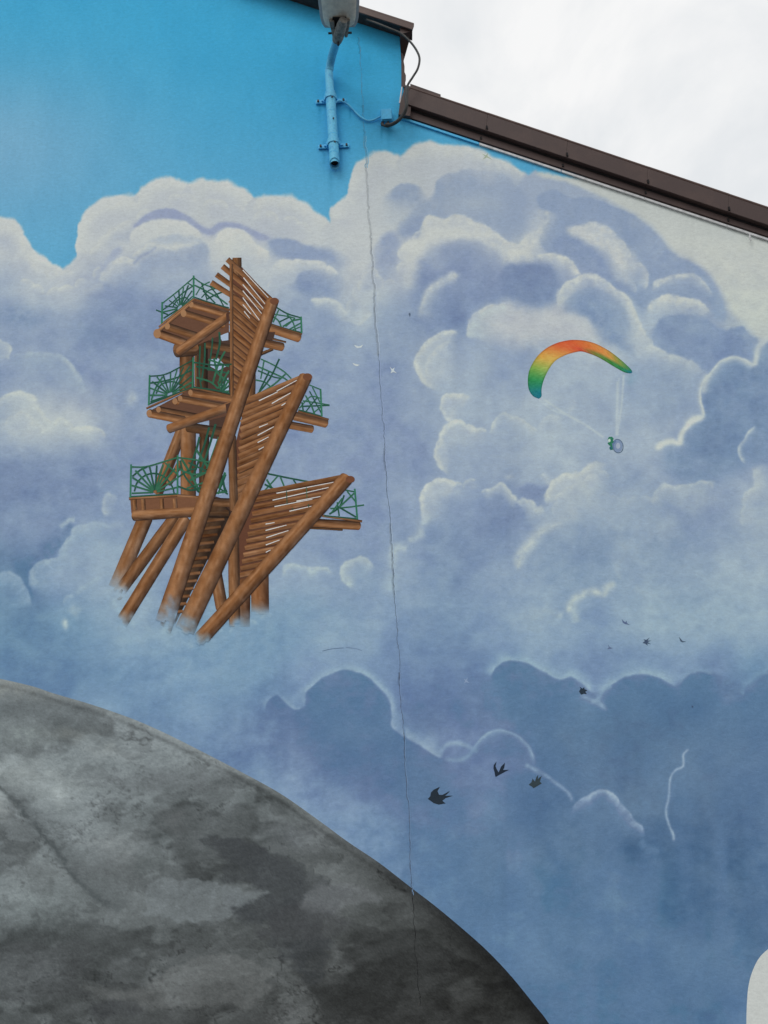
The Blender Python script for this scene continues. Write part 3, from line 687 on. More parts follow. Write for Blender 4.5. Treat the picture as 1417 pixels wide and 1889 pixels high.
R('C1', [(450, 495), (500, 470), (560, 472), (620, 497), (650, 547), (690, 580)], 9, (206, 209, 208), .9, 1.8)
R('C6', [(930, 425), (975, 350), (1060, 322), (1140, 347), (1212, 412), (1275, 475), (1315, 545)], 15, (210, 211, 205), .8, 2)
R('C6', [(375, 440), (405, 355), (500, 292), (620, 268), (720, 280), (800, 332), (860, 385)], 13, (208, 210, 208), .85, 1.8)
E_ = [(-60, 398), (0, 402), (25, 410), (45, 436), (66, 468), (92, 484), (115, 503)], [(141, 470), (145, 440), (149, 412), (168, 386), (197, 367), (226, 363), (248, 366)], [(250, 362), (287, 336), (316, 329), (345, 341)], [(347, 342), (376, 334), (420, 338), (453, 356), (468, 368)], \
     [(470, 368), (500, 364), (540, 366), (573, 386), (606, 412)], [(613, 400), (618, 385), (642, 360)], [(645, 350), (650, 330), (660, 304), (691, 284), (716, 283), (738, 292)], [(742, 292), (767, 272), (800, 266), (840, 271), (890, 282), (938, 306), (972, 326)]
for i_, e_ in enumerate(E_):
    R('full', e_, 15, (207, 210, 209), .9, 6, .5, taper=.04, brush=.35, p=1.1)

# mist round the feet of the tower and along the curve of the stone dome
for x, y, rx, ry, a in [(200, 1180, 110, 45, .35), (330, 1215, 150, 55, .55), (470, 1190, 120, 60, .5), (560, 1150, 110, 70, .4), (240, 1275, 120, 45, .35), (380, 1330, 110, 60, .4), (470, 1400, 90, 60, .5), (560, 1470, 90, 60, .6), (640, 1530, 80, 60, .5), (720, 1590, 70, 60, .35), (430, 1300, 90, 60, .35)]:
    Bl('full', x, y, rx, ry, (146, 167, 200), a, 1.6, .45)
Pf('T3', [(40, 760), (110, 820), (180, 900), (280, 930), (380, 950), (460, 1010), (540, 960), (660, 930), (760, 890), (870, 850)], 12, 9, 16, (172, 187, 208), .5, (150, 169, 201), .35, 35)

Bl('full', 620, 720, 90, 170, (152, 168, 200), .5)
Bl('full', 1210, 1000, 140, 90, (136, 155, 184), .5)
# --- scumble: dry-brush dabs that break up smooth passages of cloud
dab = (fbm(UU, VV, 22, 61, 4, .65, 1.5) - .5) * 2
cv.c += (dab * 9 * sstep(420, 520, VV))[..., None] * np.array([1.1, 1, .7], np.float32)

# --- the whole cloud palette is mixed a little greyer than the brush colours above
r_, g_c, b_ = cv.c[..., 0].copy(), cv.c[..., 1].copy(), cv.c[..., 2].copy()
cv.c[..., 0] = np.interp(r_, [0, 90, 105, 140, 205, 255], [0, 91, 95, 130, 190, 230])
cv.c[..., 1] = np.interp(g_c, [0, 117, 137, 158, 206, 255], [0, 116, 122, 147, 193, 230])
cv.c[..., 2] = np.interp(b_ - .28 * (b_ - r_), [0, 138, 157, 176, 205, 255], [0, 145, 153, 173, 191, 230])

cv.c += ((fbm(UU, VV, 90, 67, 5, .6) - .5) * 26 * sstep(1150, 1300, VV))[..., None] * np.array([1.1, 1, .75], np.float32)
lowk = sstep(820, 1200, VV)
upk = sstep(480, 600, VV) * (1 - sstep(1100, 1250, VV))
cv.c[..., 0] -= 2 * upk; cv.c[..., 1] += .5 * upk
cv.c[..., 0] -= 5 * np.exp(-((VV - 1230) / 120) ** 2)
cv.c[..., 0] -= 4 * lowk; cv.c[..., 1] -= 1 * sstep(1150, 1300, VV); cv.c[..., 2] += 1 * sstep(1150, 1300, VV)
bil = 1 - np.abs(fbm(UU + 4 * (WU - UU) / 9, VV, 40, 65, 4, .55, 1.15) - .5) * 5
cv.c += (np.clip(bil, -1, 1) * 5 * sstep(380, 480, VV) * sstep(1300, 1150, VV))[..., None] * np.array([1.1, 1, .6], np.float32)

# --- blue sky above the cloud line
bound = [(-200, 392), (-60, 392), (0, 397), (25, 404), (45, 430), (64, 463), (90, 478), (115, 497), (138, 472), (141, 440), (145, 410), (165, 381), (195, 362), (225, 357), (247, 360), (257, 345), (285, 330), (315, 323), (346, 336),
         (375, 328), (420, 332), (455, 351), (468, 362), (500, 358), (540, 360), (575, 380), (607, 406), (612, 382), (640, 356), (643, 330), (655, 300), (690, 278), (715, 277), (739, 286), (765, 266), (800, 260), (840, 265), (890, 276),
         (940, 300), (975, 321), (992, 312), (1040, 325), (1120, 330), (1300, 330), (1700, 300)]
bp_ = np.array(bound)
bx, by = bp_[:, 0], bp_[:, 1]
fl = fbm(UU, VV, 30, 71, 4, .55)
edge = np.interp(UU + (fl - .5) * 16, bx, by) + (fbm(UU, VV, 26, 72, 4, .6) - .5) * 13
sk = 1 - sstep(-4.5, 5, VV - edge)
skyc = np.empty_like(cv.c)
kx = sstep(440, -60, UU)[..., None]; ky = sstep(0, 420, VV)[..., None]
deep = np.array([55, 153, 194], np.float32); pale = np.array([98, 160, 191], np.float32); low = np.array([86, 158, 194], np.float32)
mid = np.exp(-((VV - 240) / 150) ** 2)[..., None] * kx
skyc = deep + (low - deep) * ky * 1.0 + (pale - deep) * np.clip(mid * .75 + kx * .08, 0, 1)
skyc += (np.exp(-((UU - 620) / 160) ** 2 - ((VV - 190) / 140) ** 2))[..., None] * np.array([-12, -6, -4], np.float32)
for x_, y_, w_, h_ in [(611, 345, 5, 60), (598, 300, 3, 45), (628, 305, 3, 40), (590, 215, 3, 30), (718, 262, 5, 40), (704, 255, 2, 30), (646, 215, 2, 20)]:
    m_ = np.exp(-((UU - x_) / w_) ** 2) * sstep(y_ - h_, y_ - h_ * .8, VV) * sstep(y_ + h_ * .6, y_ - h_ * .4, VV)
    skyc -= (m_ * 16 * (.5 + BR))[..., None] * np.array([.9, 1, 1], np.float32)
skyc += ((fbm(UU, VV * .6, 40, 73, 4, .5) - .5) * 7)[..., None] * np.array([1.2, 1, .8], np.float32)
cv.c = cv.c * (1 - sk[..., None]) + skyc * sk[..., None]
cv.c += ((np.random.default_rng(5).random((CH, CW)) - .5) * 5)[..., None]

stk = fbm(UU + VV * .02, VV * .06, 16, 131, 3, .6) - .5
cv.c *= (1 + .02 * stk * 2 * sstep(.42, .6, fbm(UU, VV, 200, 133, 3)))[..., None]

def sample(img, u, v):
    x = np.clip((np.asarray(u) - U0) * S - .5, 0, CW - 1.001); y = np.clip((np.asarray(v) - V0) * S - .5, 0, CH - 1.001)
    a = x.astype(int); b = y.astype(int); fx = (x - a)[..., None]; fy = (y - b)[..., None]
    return (img[b, a] * (1 - fx) + img[b, a + 1] * fx) * (1 - fy) + (img[b + 1, a] * (1 - fx) + img[b + 1, a + 1] * fx) * fy

MURAL = cv.c

# ------------------------------------------------------------------ painted stone dome (lower left)
dm = Canvas(np.zeros((CH, CW, 3)))
g = np.clip((UU * .55 + (VV - 1250)) / 900, 0, 1.2)[..., None]
c0, c1, c2 = np.array([152, 158, 158]), np.array([114, 118, 117]), np.array([79, 80, 78])
dm.c = np.where(g < .5, c0 + (c1 - c0) * g * 2, c1 + (c2 - c1) * (g - .5) * 2).astype(np.float32)
su = UU * .62 + VV * .12
f1 = fbm(su, VV, 120, 81, 6, .58); f2 = fbm(su + 300, VV + 100, 70, 91, 6, .6)
dm.c += ((f2 - .5) * 62)[..., None]
stain = sstep(.50, .57, f1 + (g[..., 0] - .5) * .10)
dm.c = dm.c * (1 - .24 * stain[..., None])
vein = np.exp(-((f1 + (g[..., 0] - .5) * .10 - .50) / .006) ** 2) * sstep(.45, .60, f2) * sstep(.15, .35, g[..., 0])
dm.c = dm.c * (1 - .45 * vein[..., None])
f3 = fbm(UU * .45 + VV * .1, VV * .9 + UU * .06, 46, 95, 6, .62)
patch = sstep(.56, .66, fbm(UU, VV, 130, 97, 3)) * sstep(.10, .30, g[..., 0])
ridge = np.exp(-(np.abs(f3 - .5) / .0075) ** 1.4) * patch
dm.c = dm.c * (1 - .30 * ridge[..., None])
dm.c += ((fbm(UU * .5, VV, 18, 99, 4, .6) - .5) * 26)[..., None]
mb_ = fbm(UU * .5 + 22 * f2, VV + 30 * f1, 52, 121, 6, .62)
dm.c = dm.c * (1 - .13 * sstep(.53, .57, mb_) * sstep(.1, .35, g[..., 0]))[..., None]
dm.c = dm.c * (1 - .34 * np.exp(-((mb_ - .53) / .006) ** 2) * sstep(.45, .6, f2))[..., None]
WB, HB = WU, WV
fq = fbm(UU * .55, VV, 22, 111, 5, .68); fr2 = fbm(UU * .7, VV, 22, 112, 5, .68)
WU = UU + 26 * (f2 - .5) * 2 + 34 * (fq - .5) * 2; WV = VV + 16 * (f1 - .5) * 2 + 13 * (fr2 - .5) * 2
dL, dB = dm.line, dm.blob
def dF(f, pts, col, a, soft): dm.fill(f, pts, col, a, max(2.2, soft * .45), soft_low=soft * .8, brush=.3)
dF('D', [(760, 720), (850, 705), (940, 738), (1060, 750), (1150, 780), (1180, 880), (1130, 920), (1110, 980), (980, 995), (880, 970), (900, 930), (985, 895), (930, 870), (790, 850), (850, 790)], (62, 64, 65), .6, 5)
dF('full', [(540, 1588), (600, 1608), (645, 1640), (600, 1692), (590, 1720), (612, 1750), (562, 1780), (600, 1802), (540, 1792), (480, 1700), (440, 1690), (420, 1640), (480, 1650), (400, 1560), (460, 1560)], (62, 64, 66), .42, 5)
dF('D', [(560, 850), (760, 860), (940, 885), (980, 900), (890, 935), (880, 965), (860, 1000), (700, 1010), (560, 990)], (124, 128, 128), .6, 6)
dF('D', [(-40, 1110), (160, 1100), (310, 1090), (335, 1190), (280, 1240), (300, 1290), (-40, 1300)], (74, 75, 75), .5, 10)
dF('D', [(290, 1250), (460, 1280), (600, 1220), (720, 1150), (860, 1130), (1000, 1170), (1010, 1240), (900, 1330), (560, 1340), (380, 1310)], (112, 112, 109), .5, 9)
dF('D', [(1090, 1080), (1210, 1065), (1220, 1230), (1150, 1250), (1090, 1150)], (54, 56, 57), .5, 7)
dF('D', [(980, 980), (1130, 930), (1280, 980), (1260, 1060), (1100, 1070), (960, 1060)], (68, 68, 69), .5, 10)
dF('D', [(380, 1320), (540, 1320), (530, 1370), (380, 1380)], (64, 65, 66), .6, 8)
dF('D', [(1140, 900), (1300, 860), (1417, 900), (1417, 940), (1320, 940), (1280, 970), (1140, 960)], (112, 113, 113), .5, 8)
for x, y, rx, ry, c, a in [(60, 470, 190, 70, (168, 172, 168), .75), (70, 150, 160, 40, (156, 156, 148), .6), (230, 535, 90, 40, (176, 180, 176), .6), (430, 725, 70, 60, (150, 152, 150), .6), (20, 600, 60, 60, (158, 160, 156), .6),
                           (400, 375, 80, 25, (158, 160, 156), .5), (120, 960, 170, 90, (138, 144, 142), .6), (180, 830, 160, 90, (128, 132, 130), .5), (80, 330, 110, 40, (150, 156, 152), .6), (250, 320, 90, 22, (112, 114, 110), .6),
                           (650, 640, 80, 40, (96, 97, 96), .5), (1100, 690, 120, 40, (98, 100, 102), .5), (640, 480, 200, 40, (112, 113, 114), .4), (380, 820, 110, 60, (98, 99, 98), .5)]:
    dB('D', x, y, rx, ry, c, a)
dm.rim('D', [(-30, 480), (60, 562), (120, 640), (180, 712), (230, 770), (290, 850), (350, 915), (450, 985)], 40, (84, 88, 88), .55, 4, .3, flip=True, taper=.03)
dL('D', [(-30, 480), (60, 562), (120, 640), (180, 712), (230, 770), (290, 850), (350, 915), (430, 960)], 5, (72, 76, 76), .6, .35, .04)
dL('D', [(120, 640), (190, 720), (250, 800)], 9, (74, 78, 78), .45, .35)
WU, WV = WB, HB
dome_edge = np.array([(-200, 1216), (-60, 1240), (0, 1252), (60, 1266), (99, 1279), (173, 1301), (247, 1327), (306, 1353), (370, 1385), (445, 1424), (519, 1465), (593, 1517), (642, 1553), (700, 1592), (758, 1637), (805, 1673), (860, 1719), (902, 1757), (945, 1803), (987, 1855), (1014, 1890), (1100, 2020)], float)
de = spline(dome_edge, 8)
dist, sd_, par_, _, _ = dm.near(de, (slice(0, CH), slice(0, CW)), .08)
lit = sstep(900, 500, UU)[..., None]
k = np.exp(-(dist / 7) ** 2)[..., None]
dm.c = dm.c * (1 - k * .45) + (np.array([138, 140, 136]) * lit + np.array([58, 62, 68]) * (1 - lit)) * k * .45
k2 = np.exp(-((dist - 12) / 4) ** 2)[..., None] * (.35 + .65 * BR[..., None])
dm.c = dm.c * (1 - k2 * .22 * (.4 + lit * .6))
k3 = np.exp(-(dist / 38) ** 2)[..., None] * (1 - lit)
dm.c = dm.c * (1 - k3 * .45)
dm.c += ((np.random.default_rng(6).random((CH, CW)) - .5) * 13)[..., None]
STONE = np.clip(dm.c * np.array([.965, .995, 1.02], np.float32), 20, 255)

# ------------------------------------------------------------------ setting: ground
mk('ground', [(-400, -400, 0), (400, -400, 0), (400, 400, 0), (-400, 400, 0)], [(0, 1, 2, 3)], M_GROUND)['kind'] = 'structure'

# ------------------------------------------------------------------ building and its painted wall
B0 = at(708, 1000)
building = thing('building', (B0.x, 0, 0), 'gabled building with a cloud mural painted over its whole end wall under brown verges', 'building')
X_E = at(741, 120).x                                   # right edge of the taller block
lower_line = (at(735, 203), at(1417, 428))             # roof lines on the wall plane
upper_line = (at(565, -14), at(745, 60))

def roof_z(line, x):
    a, b = line
    return a.z + (b.z - a.z) * (x - a.x) / (b.x - a.x)

corners = [at(-60, -20), at(1480, -20), at(-60, 1930), at(1480, 1930)]
x_lo, x_hi = min(c.x for c in corners), max(c.x for c in corners)
z_lo, z_hi = corners[2].z - .05, max(corners[0].z, corners[1].z)
z_hi = min(z_hi, roof_z(upper_line, x_lo) + .1)
CELL = 0.0062
fx_ = np.concatenate([np.arange(x_lo, X_E, CELL), np.arange(X_E, x_hi, CELL)])
xs_ = np.concatenate([np.linspace(x_lo - 3.2, x_lo - CELL, 30), fx_, np.linspace(x_hi + CELL, x_hi + 3.5, 30)])
zs_ = np.concatenate([np.linspace(0, z_lo - CELL, 20), np.arange(z_lo, z_hi, CELL), np.linspace(z_hi + CELL, z_hi + 1.4, 14)])
XX, ZZ = np.meshgrid(xs_, zs_)
P = np.stack([XX, np.zeros_like(XX), ZZ], -1)
pu, pv = uv_of(P)
colr = sample(MURAL, pu, pv)
nx, nz_ = len(xs_), len(zs_)
cx = (XX[:-1, :-1] + XX[1:, 1:]) / 2; cz = (ZZ[:-1, :-1] + ZZ[1:, 1:]) / 2
keep = np.where(cx < X_E, cz < roof_z(upper_line, cx), cz < roof_z(lower_line, cx))
idx = np.arange(nx * nz_).reshape(nz_, nx)
quads = np.stack([idx[:-1, :-1], idx[:-1, 1:], idx[1:, 1:], idx[1:, :-1]], -1)[keep]
used = np.zeros(nx * nz_, bool); used[quads.ravel()] = True
remap = np.cumsum(used) - 1
quads = remap[quads].astype(np.int32)
verts = (P.reshape(-1, 3) - np.array(building.location))[used].astype(np.float32)
me = bpy.data.meshes.new('wall')
me.vertices.add(len(verts)); me.vertices.foreach_set('co', verts.ravel())
me.loops.add(quads.size); me.loops.foreach_set('vertex_index', quads.ravel())
me.polygons.add(len(quads)); me.polygons.foreach_set('loop_start', np.arange(0, quads.size, 4, dtype=np.int32))
me.update(calc_edges=True)
ca = me.color_attributes.new('Col', 'FLOAT_COLOR', 'POINT')
carr = np.ones((len(verts), 4), np.float32); carr[:, :3] = albedo(np.clip(colr.reshape(-1, 3)[used], 5, 250))
ca.data.foreach_set('color', carr.ravel())
wall = link('wall', me, M_PAINT, building)
wall['label'] = 'rendered end wall painted as blue sky with billowing clouds'

# side return of the taller block and masonry behind the painted face
ze = roof_z(upper_line, X_E); zl = roof_z(lower_line, X_E)
MB().quad_prism([(X_E - .25, .004, zl - .4), (X_E - .001, .004, zl - .4), (X_E - .001, .004, ze + .02), (X_E - .25, .004, ze + .1)],
                [(X_E - .25, 5, zl - .4), (X_E - .001, 5, zl - .4), (X_E - .001, 5, ze + .02), (X_E - .25, 5, ze + .1)]).build('side_wall', M_RENDER, building)

# ---- roof edges
def vp(u, v, d): return np.array(at(u, v, d))

def beam_between(name, mat, a0, a1, b0, b1, d_front, d_back, parent, bevel=0.0):
    """board in the wall's plane: a = left end (top, bottom), b = right end (top, bottom), given in drawing coordinates at depth d_front"""
    fr_ = [vp(*a0, d_front), vp(*a1, d_front), vp(*b1, d_front), vp(*b0, d_front)]
    bk = [p + np.array([0, d_front - d_back, 0]) for p in fr_]
    return MB().quad_prism(fr_, bk).build(name, mat, parent, bevel=bevel)

def lerp(a, b, t): return (a[0] + (b[0] - a[0]) * t, a[1] + (b[1] - a[1]) * t)

EXT = 1.35       # the verges run on past the right edge of the view
# lower verge: barge board in sheet lengths, each lapped a few millimetres over the next
UT, UB = ((757, 163), (1417, 385)), ((752, 192), (1417, 415))
LT, LB = ((748, 190), (1417, 412)), ((738, 211), (1417, 436))
seams = [0, .217, .44, .665, .89, EXT]
for i in range(5):
    t0, t1 = seams[i], seams[i + 1]
    o = beam_between('barge_board', M_BROWN, lerp(*UT, t0), lerp(*UB, t0), lerp(*UT, t1), lerp(*UB, t1), .062 + .0015 * (i % 2), .022, building, .003)
    o = beam_between('verge_flashing', M_BROWN, lerp(*LT, t0), lerp(*LB, t0), lerp(*LT, t1), lerp(*LB, t1), .020 + .0015 * (i % 2), .003, building, .002)
    # rolled cap along the top of the barge
    q0, q1 = vp(*lerp(*UT, t0), .052), vp(*lerp(*UT, t1), .052)
    MB().tube([q0, q1], .013 + .0008 * (i % 2), 14).build('verge_cap', M_BROWN_CAP, building, True)
    if t1 < EXT:
        MB().box(vp(*lerp(UB[0], UB[1], t1 + .004), .066) + np.array([0, 0, .03]), .012, .01, .03).build('rivet', M_DARK, building)
        MB().box(vp(*lerp(LB[0], LB[1], t1 + .004), .024) + np.array([0, 0, .03]), .012, .008, .022).build('rivet', M_DARK, building)
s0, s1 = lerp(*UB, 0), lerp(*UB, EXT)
beam_between('gap_shadow_strip', M_DARK, (s0[0], s0[1] - 2), (s0[0], s0[1] + 10.5), (s1[0], s1[1] - 2), (s1[0], s1[1] + 10.5), .0245, .0235, building)  # near-black strip put in for the shadow between the two boards
TB0, TB1 = (737, 213), (1417, 438.5)
for i in range(5):
    t0, t1 = seams[i], seams[i + 1] - .002
    a0, b0 = lerp(TB0, TB1, t0), lerp(TB0, TB1, t1)
    beam_between('trim_strip', M_TRIM if i else M_PIPE2, (a0[0], a0[1] + 1), (a0[0], a0[1] + 4.6), (b0[0], b0[1] + 1), (b0[0], b0[1] + 4.6), .016, .001, building)
# short cap end-piece near the taller block
e0, e1 = lerp(*UT, .0), lerp(*UT, .085)
beam_between('cap_end', M_BROWN, (e0[0], e0[1] - 9), (e0[0], e0[1] + 3), (e1[0], e1[1] - 8), (e1[0], e1[1] + 3), .060, .04, building, .002)
# upturned left end of the lower verge against the taller block
MB().quad_prism([vp(748, 157, .05), vp(761, 160, .05), vp(757, 214, .05), vp(735, 211, .05), vp(738, 190, .05)],
                [vp(748, 157, .05) + [0, .045, 0], vp(761, 160, .05) + [0, .045, 0], vp(757, 214, .05) + [0, .045, 0], vp(735, 211, .05) + [0, .045, 0], vp(738, 190, .05) + [0, .045, 0]]).build('verge_end', M_BROWN, building)
# roof planes running back from the verges
a, b = vp(*UT[0], .055), vp(*lerp(*UT, EXT), .055)
MB().quad_prism([a + [0, 0, -.03], b + [0, 0, -.03], b, a], [a + [0, 6, -.03], b + [0, 6, -.03], b + [0, 6, 0], a + [0, 6, 0]]).build('roof', M_BROWN, building)

# taller block: barge, soffit and boxed eave
UT2, UB2 = ((420, -66), (764, 45.5)), ((420, -57), (761, 54.5))
beam_between('barge_board', M_BROWN_CAP, UT2[0], UB2[0], UT2[1], UB2[1], .135, .118, building, .003)
sl = vp(*UB2[0], .117); sr = vp(*UB2[1], .117)
MB().quad_prism([sl + [0, 0, .004], sr + [0, 0, .004], sr + [0, 0, .02], sl + [0, 0, .02]],
                [sl + [0, .113, .004], sr + [0, .113, .004], sr + [0, .113, .02], sl + [0, .113, .02]]).build('soffit', M_SOFFIT, building)
# frieze strip in the corner between soffit and wall
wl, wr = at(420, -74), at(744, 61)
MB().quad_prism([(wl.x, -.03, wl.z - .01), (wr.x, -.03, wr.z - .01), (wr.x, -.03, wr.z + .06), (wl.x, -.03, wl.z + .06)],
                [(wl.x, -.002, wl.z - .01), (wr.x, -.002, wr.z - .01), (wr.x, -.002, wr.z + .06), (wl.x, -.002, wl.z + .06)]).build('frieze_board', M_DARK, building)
ez = sr[2]
MB().quad_prism([(X_E + .003, -.112, ez - .03), (sr[0] - .004, -.112, ez - .012), (X_E + .006, .26, ez - .03)],
                [(X_E + .003, -.112, ez + .03), (sr[0] - .004, -.112, ez + .03), (X_E + .006, .26, ez + .03)]).build('eave_box', M_BROWN, building)
ta, tb = vp(*UT2[0], .13), vp(*UT2[1], .13)
tm = ta + (tb - ta) * ((X_E - ta[0]) / (tb[0] - ta[0]))
MB().quad_prism([ta, tb, tm + [0, .42, 0], tm + [-.001, 6, 0], ta + [0, 6, 0]], [p + np.array([0, 0, .016]) for p in (ta, tb, tm + [0, .42, 0], tm + [-.001, 6, 0], ta + [0, 6, 0])]).build('roof', M_BROWN_CAP, building)
# ragged corner flashing down the right edge of the taller block
fl_pts = [(742, 98), (745, 104), (744.5, 112), (746.5, 122), (746, 132), (749, 139), (747, 146), (748.5, 160)]
lft = [vp(740.5, p[1], .004) for p in fl_pts]; rgt = [vp(p[0], p[1], .004) for p in fl_pts]
ring = lft + rgt[::-1]
MB().quad_prism(ring, [p + np.array([0, .05, 0]) for p in ring]).build('corner_flashing', M_BROWN, building)
MB().quad_prism([vp(736, 190, .006), vp(739, 190, .006), vp(742.5, 160, .006), vp(740.5, 160, .006)], [vp(736, 190, 0), vp(739, 190, 0), vp(742.5, 160, 0), vp(740.5, 160, 0)]).build('edge_bead', M_TRIM, building)

# ------------------------------------------------------------------ painted figures lying on the wall
STEP = 0.00015
BASE = 0.0005
PIECE = [0]

def lift(layer):
    """height of a painted piece over the plaster: one thin coat per layer, neighbours of a layer never quite flush"""
    PIECE[0] += 1
    return BASE + layer * STEP + (PIECE[0] % 5) * 0.00002

def tagt(o, label, cat, group=None):
    o['label'] = label; o['category'] = cat
    if group: o['group'] = group

def poly_piece(name, pts, col, layer, parent, mat=M_PAINT):
    P = at_np([p[0] for p in pts], [p[1] for p in pts], lift(layer))
    return mk(name, P, [list(range(len(pts)))[::-1]], mat, parent, cols=np.tile(np.array(col, float), (len(pts), 1)))

def ribbon_arrays(pts, w):
    P = np.asarray(pts, float)
    T = np.gradient(P, axis=0); T /= np.linalg.norm(T, axis=1)[:, None] + 1e-9
    N = np.stack([-T[:, 1], T[:, 0]], 1)
    w = np.broadcast_to(np.asarray(w, float), (len(P),))[:, None] / 2
    return P - N * w, P + N * w

class Ink:
    """several brush lines joined in one painted piece"""
    def __init__(s): s.v, s.f, s.c, s.h, s.n = [], [], [], [], 0
    def line(s, pts, w, col, jitter=0):
        A, B = ribbon_arrays(pts, w)
        k = len(s.v); s.n += 1; s.h += [s.n * 1.3e-5] * (2 * len(A))
        for i in range(len(A)):
            s.v += [A[i], B[i]]
            c = np.array(col, float) + (random.uniform(-jitter, jitter) if jitter else 0)
            s.c += [c, c]
            if i: s.f.append((k + 2 * i - 2, k + 2 * i, k + 2 * i + 1, k + 2 * i - 1))
        return s
    def poly(s, pts, col):
        k = len(s.v); s.v += [np.array(p) for p in pts]; s.c += [np.array(col, float)] * len(pts); s.n += 1; s.h += [s.n * 1.3e-5] * len(pts)
        s.f.append(list(range(k, k + len(pts))))
        return s
    def build(s, name, layer, parent):
        V = np.array(s.v)
        Q = at_np(V[:, 0], V[:, 1], lift(layer)); Q[:, 1] -= np.array(s.h)
        return mk(name, Q, s.f, M_PAINT, parent, cols=np.clip(np.array(s.c), 5, 250))

# ---- stone dome
cols_u = np.concatenate([np.linspace(-135, 900, 420), np.linspace(902, 1075, 120)])
ev = np.interp(cols_u, de[:, 0], de[:, 1])
NR = 300
tt = np.linspace(0, 1, NR) ** 1.15
DU = np.repeat(cols_u[:, None], NR, 1); DV = ev[:, None] + (np.maximum(1990, ev + 2)[:, None] - ev[:, None]) * tt[None]
DP = at_np(DU, DV, BASE)
DC = sample(STONE, DU, DV).reshape(-1, 3)
ii = np.arange(DU.size).reshape(DU.shape)
q = np.stack([ii[:-1, :-1], ii[:-1, 1:], ii[1:, 1:], ii[1:, :-1]], -1).reshape(-1, 4)
dome = mk('painted_dome', DP.reshape(-1, 3), q.tolist(), M_STONE_PAINT, None, cols=DC)
tagt(dome, 'painted grey stained stone dome curving across the lower left of the mural', 'painted dome')

# ---- white oval at the right edge
ov = spline([(1560, 1725), (1480, 1728), (1440, 1738), (1417, 1751), (1400, 1768), (1388, 1792), (1381, 1818), (1378, 1850), (1377, 1889), (1378, 1940), (1382, 1990), (1560, 1990)], 8)
o = poly_piece('painted_oval', ov, (188, 192, 189), 1, None)
tagt(o, 'plain off-white oval painted on the blue lower right of the mural', 'painted oval')

# ---- crack down the wall
cr_pts = [(662.4, 68), (665, 106), (668, 161), (670, 207), (673, 243), (675.5, 286), (679.6, 360), (684, 431), (689, 499.5), (692, 555), (696.6, 640), (705.5, 759), (709.5, 830), (714.6, 899), (721.7, 997.6), (727, 1075),
          (732, 1153), (736.5, 1223), (740.2, 1297), (746.4, 1384.7), (753, 1490.5), (757.4, 1596), (761.7, 1660), (766.8, 1757), (773, 1829), (776, 1856)]
C = spline(cr_pts, 26)
jr = np.random.default_rng(4)
walk = np.cumsum(jr.normal(0, .8, len(C))); walk -= np.convolve(walk, np.ones(31) / 31, 'same')
C[:, 0] += np.clip(walk, -1.5, 1.5)
ink = Ink(); lip = Ink()
wv = .4 + .8 * np.abs(np.convolve(jr.normal(0, 1, len(C)), np.ones(5) / 5, 'same'))
wv *= np.where(C[:, 1] < 430, .62, np.where(C[:, 1] > 1640, 1.7, 1.0))
i = 0
while i < len(C) - 4:
    n = int(jr.integers(8, 40)); seg = slice(i, min(i + n + 1, len(C)))
    dark = (80, 90, 106) if C[i, 1] < 1640 else (36, 37, 38)
    if C[i, 1] < 300: dark = (92, 112, 128)
    elif C[i, 1] < 640: dark = (112, 120, 130)
    ink.line(C[seg], wv[seg], dark, 14)
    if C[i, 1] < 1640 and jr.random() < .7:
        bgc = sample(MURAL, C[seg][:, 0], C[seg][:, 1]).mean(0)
        lip.line(C[seg] + [1.9, 0], 1.2, np.clip(bgc + (11 if C[i, 1] > 430 else 3), 0, 212))  # highlight on the raised lip, put in as a lighter line
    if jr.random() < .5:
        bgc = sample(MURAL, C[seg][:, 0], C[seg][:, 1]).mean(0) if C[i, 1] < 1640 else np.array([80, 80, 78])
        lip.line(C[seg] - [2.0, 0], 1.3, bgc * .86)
    i += n - (0 if jr.random() < .12 else 1)
lip.build('crack_lip_shading', 1, building)['kind'] = 'stuff'
ink.build('crack', 2, building)
ink = Ink()
ink.line(spline([(595, 1201), (612, 1197), (634, 1195)], 5), 1.0, (92, 112, 142)).line(spline([(638, 1194), (655, 1196), (668, 1200)], 5), .8, (104, 124, 154))
ink.build('crack', 2, building)

# ---- watch tower
def nz1(n, s, seed):
    r_ = np.random.default_rng(seed); a = r_.normal(0, 1, n + s)
    return np.convolve(a, np.ones(s) / s, 'valid')[:n] * math.sqrt(s)

WOOD_HI, WOOD, WOOD_LO = np.array([153, 107, 69.]), np.array([119, 79, 49.]), np.array([47, 33, 27.])
seedc = [100]

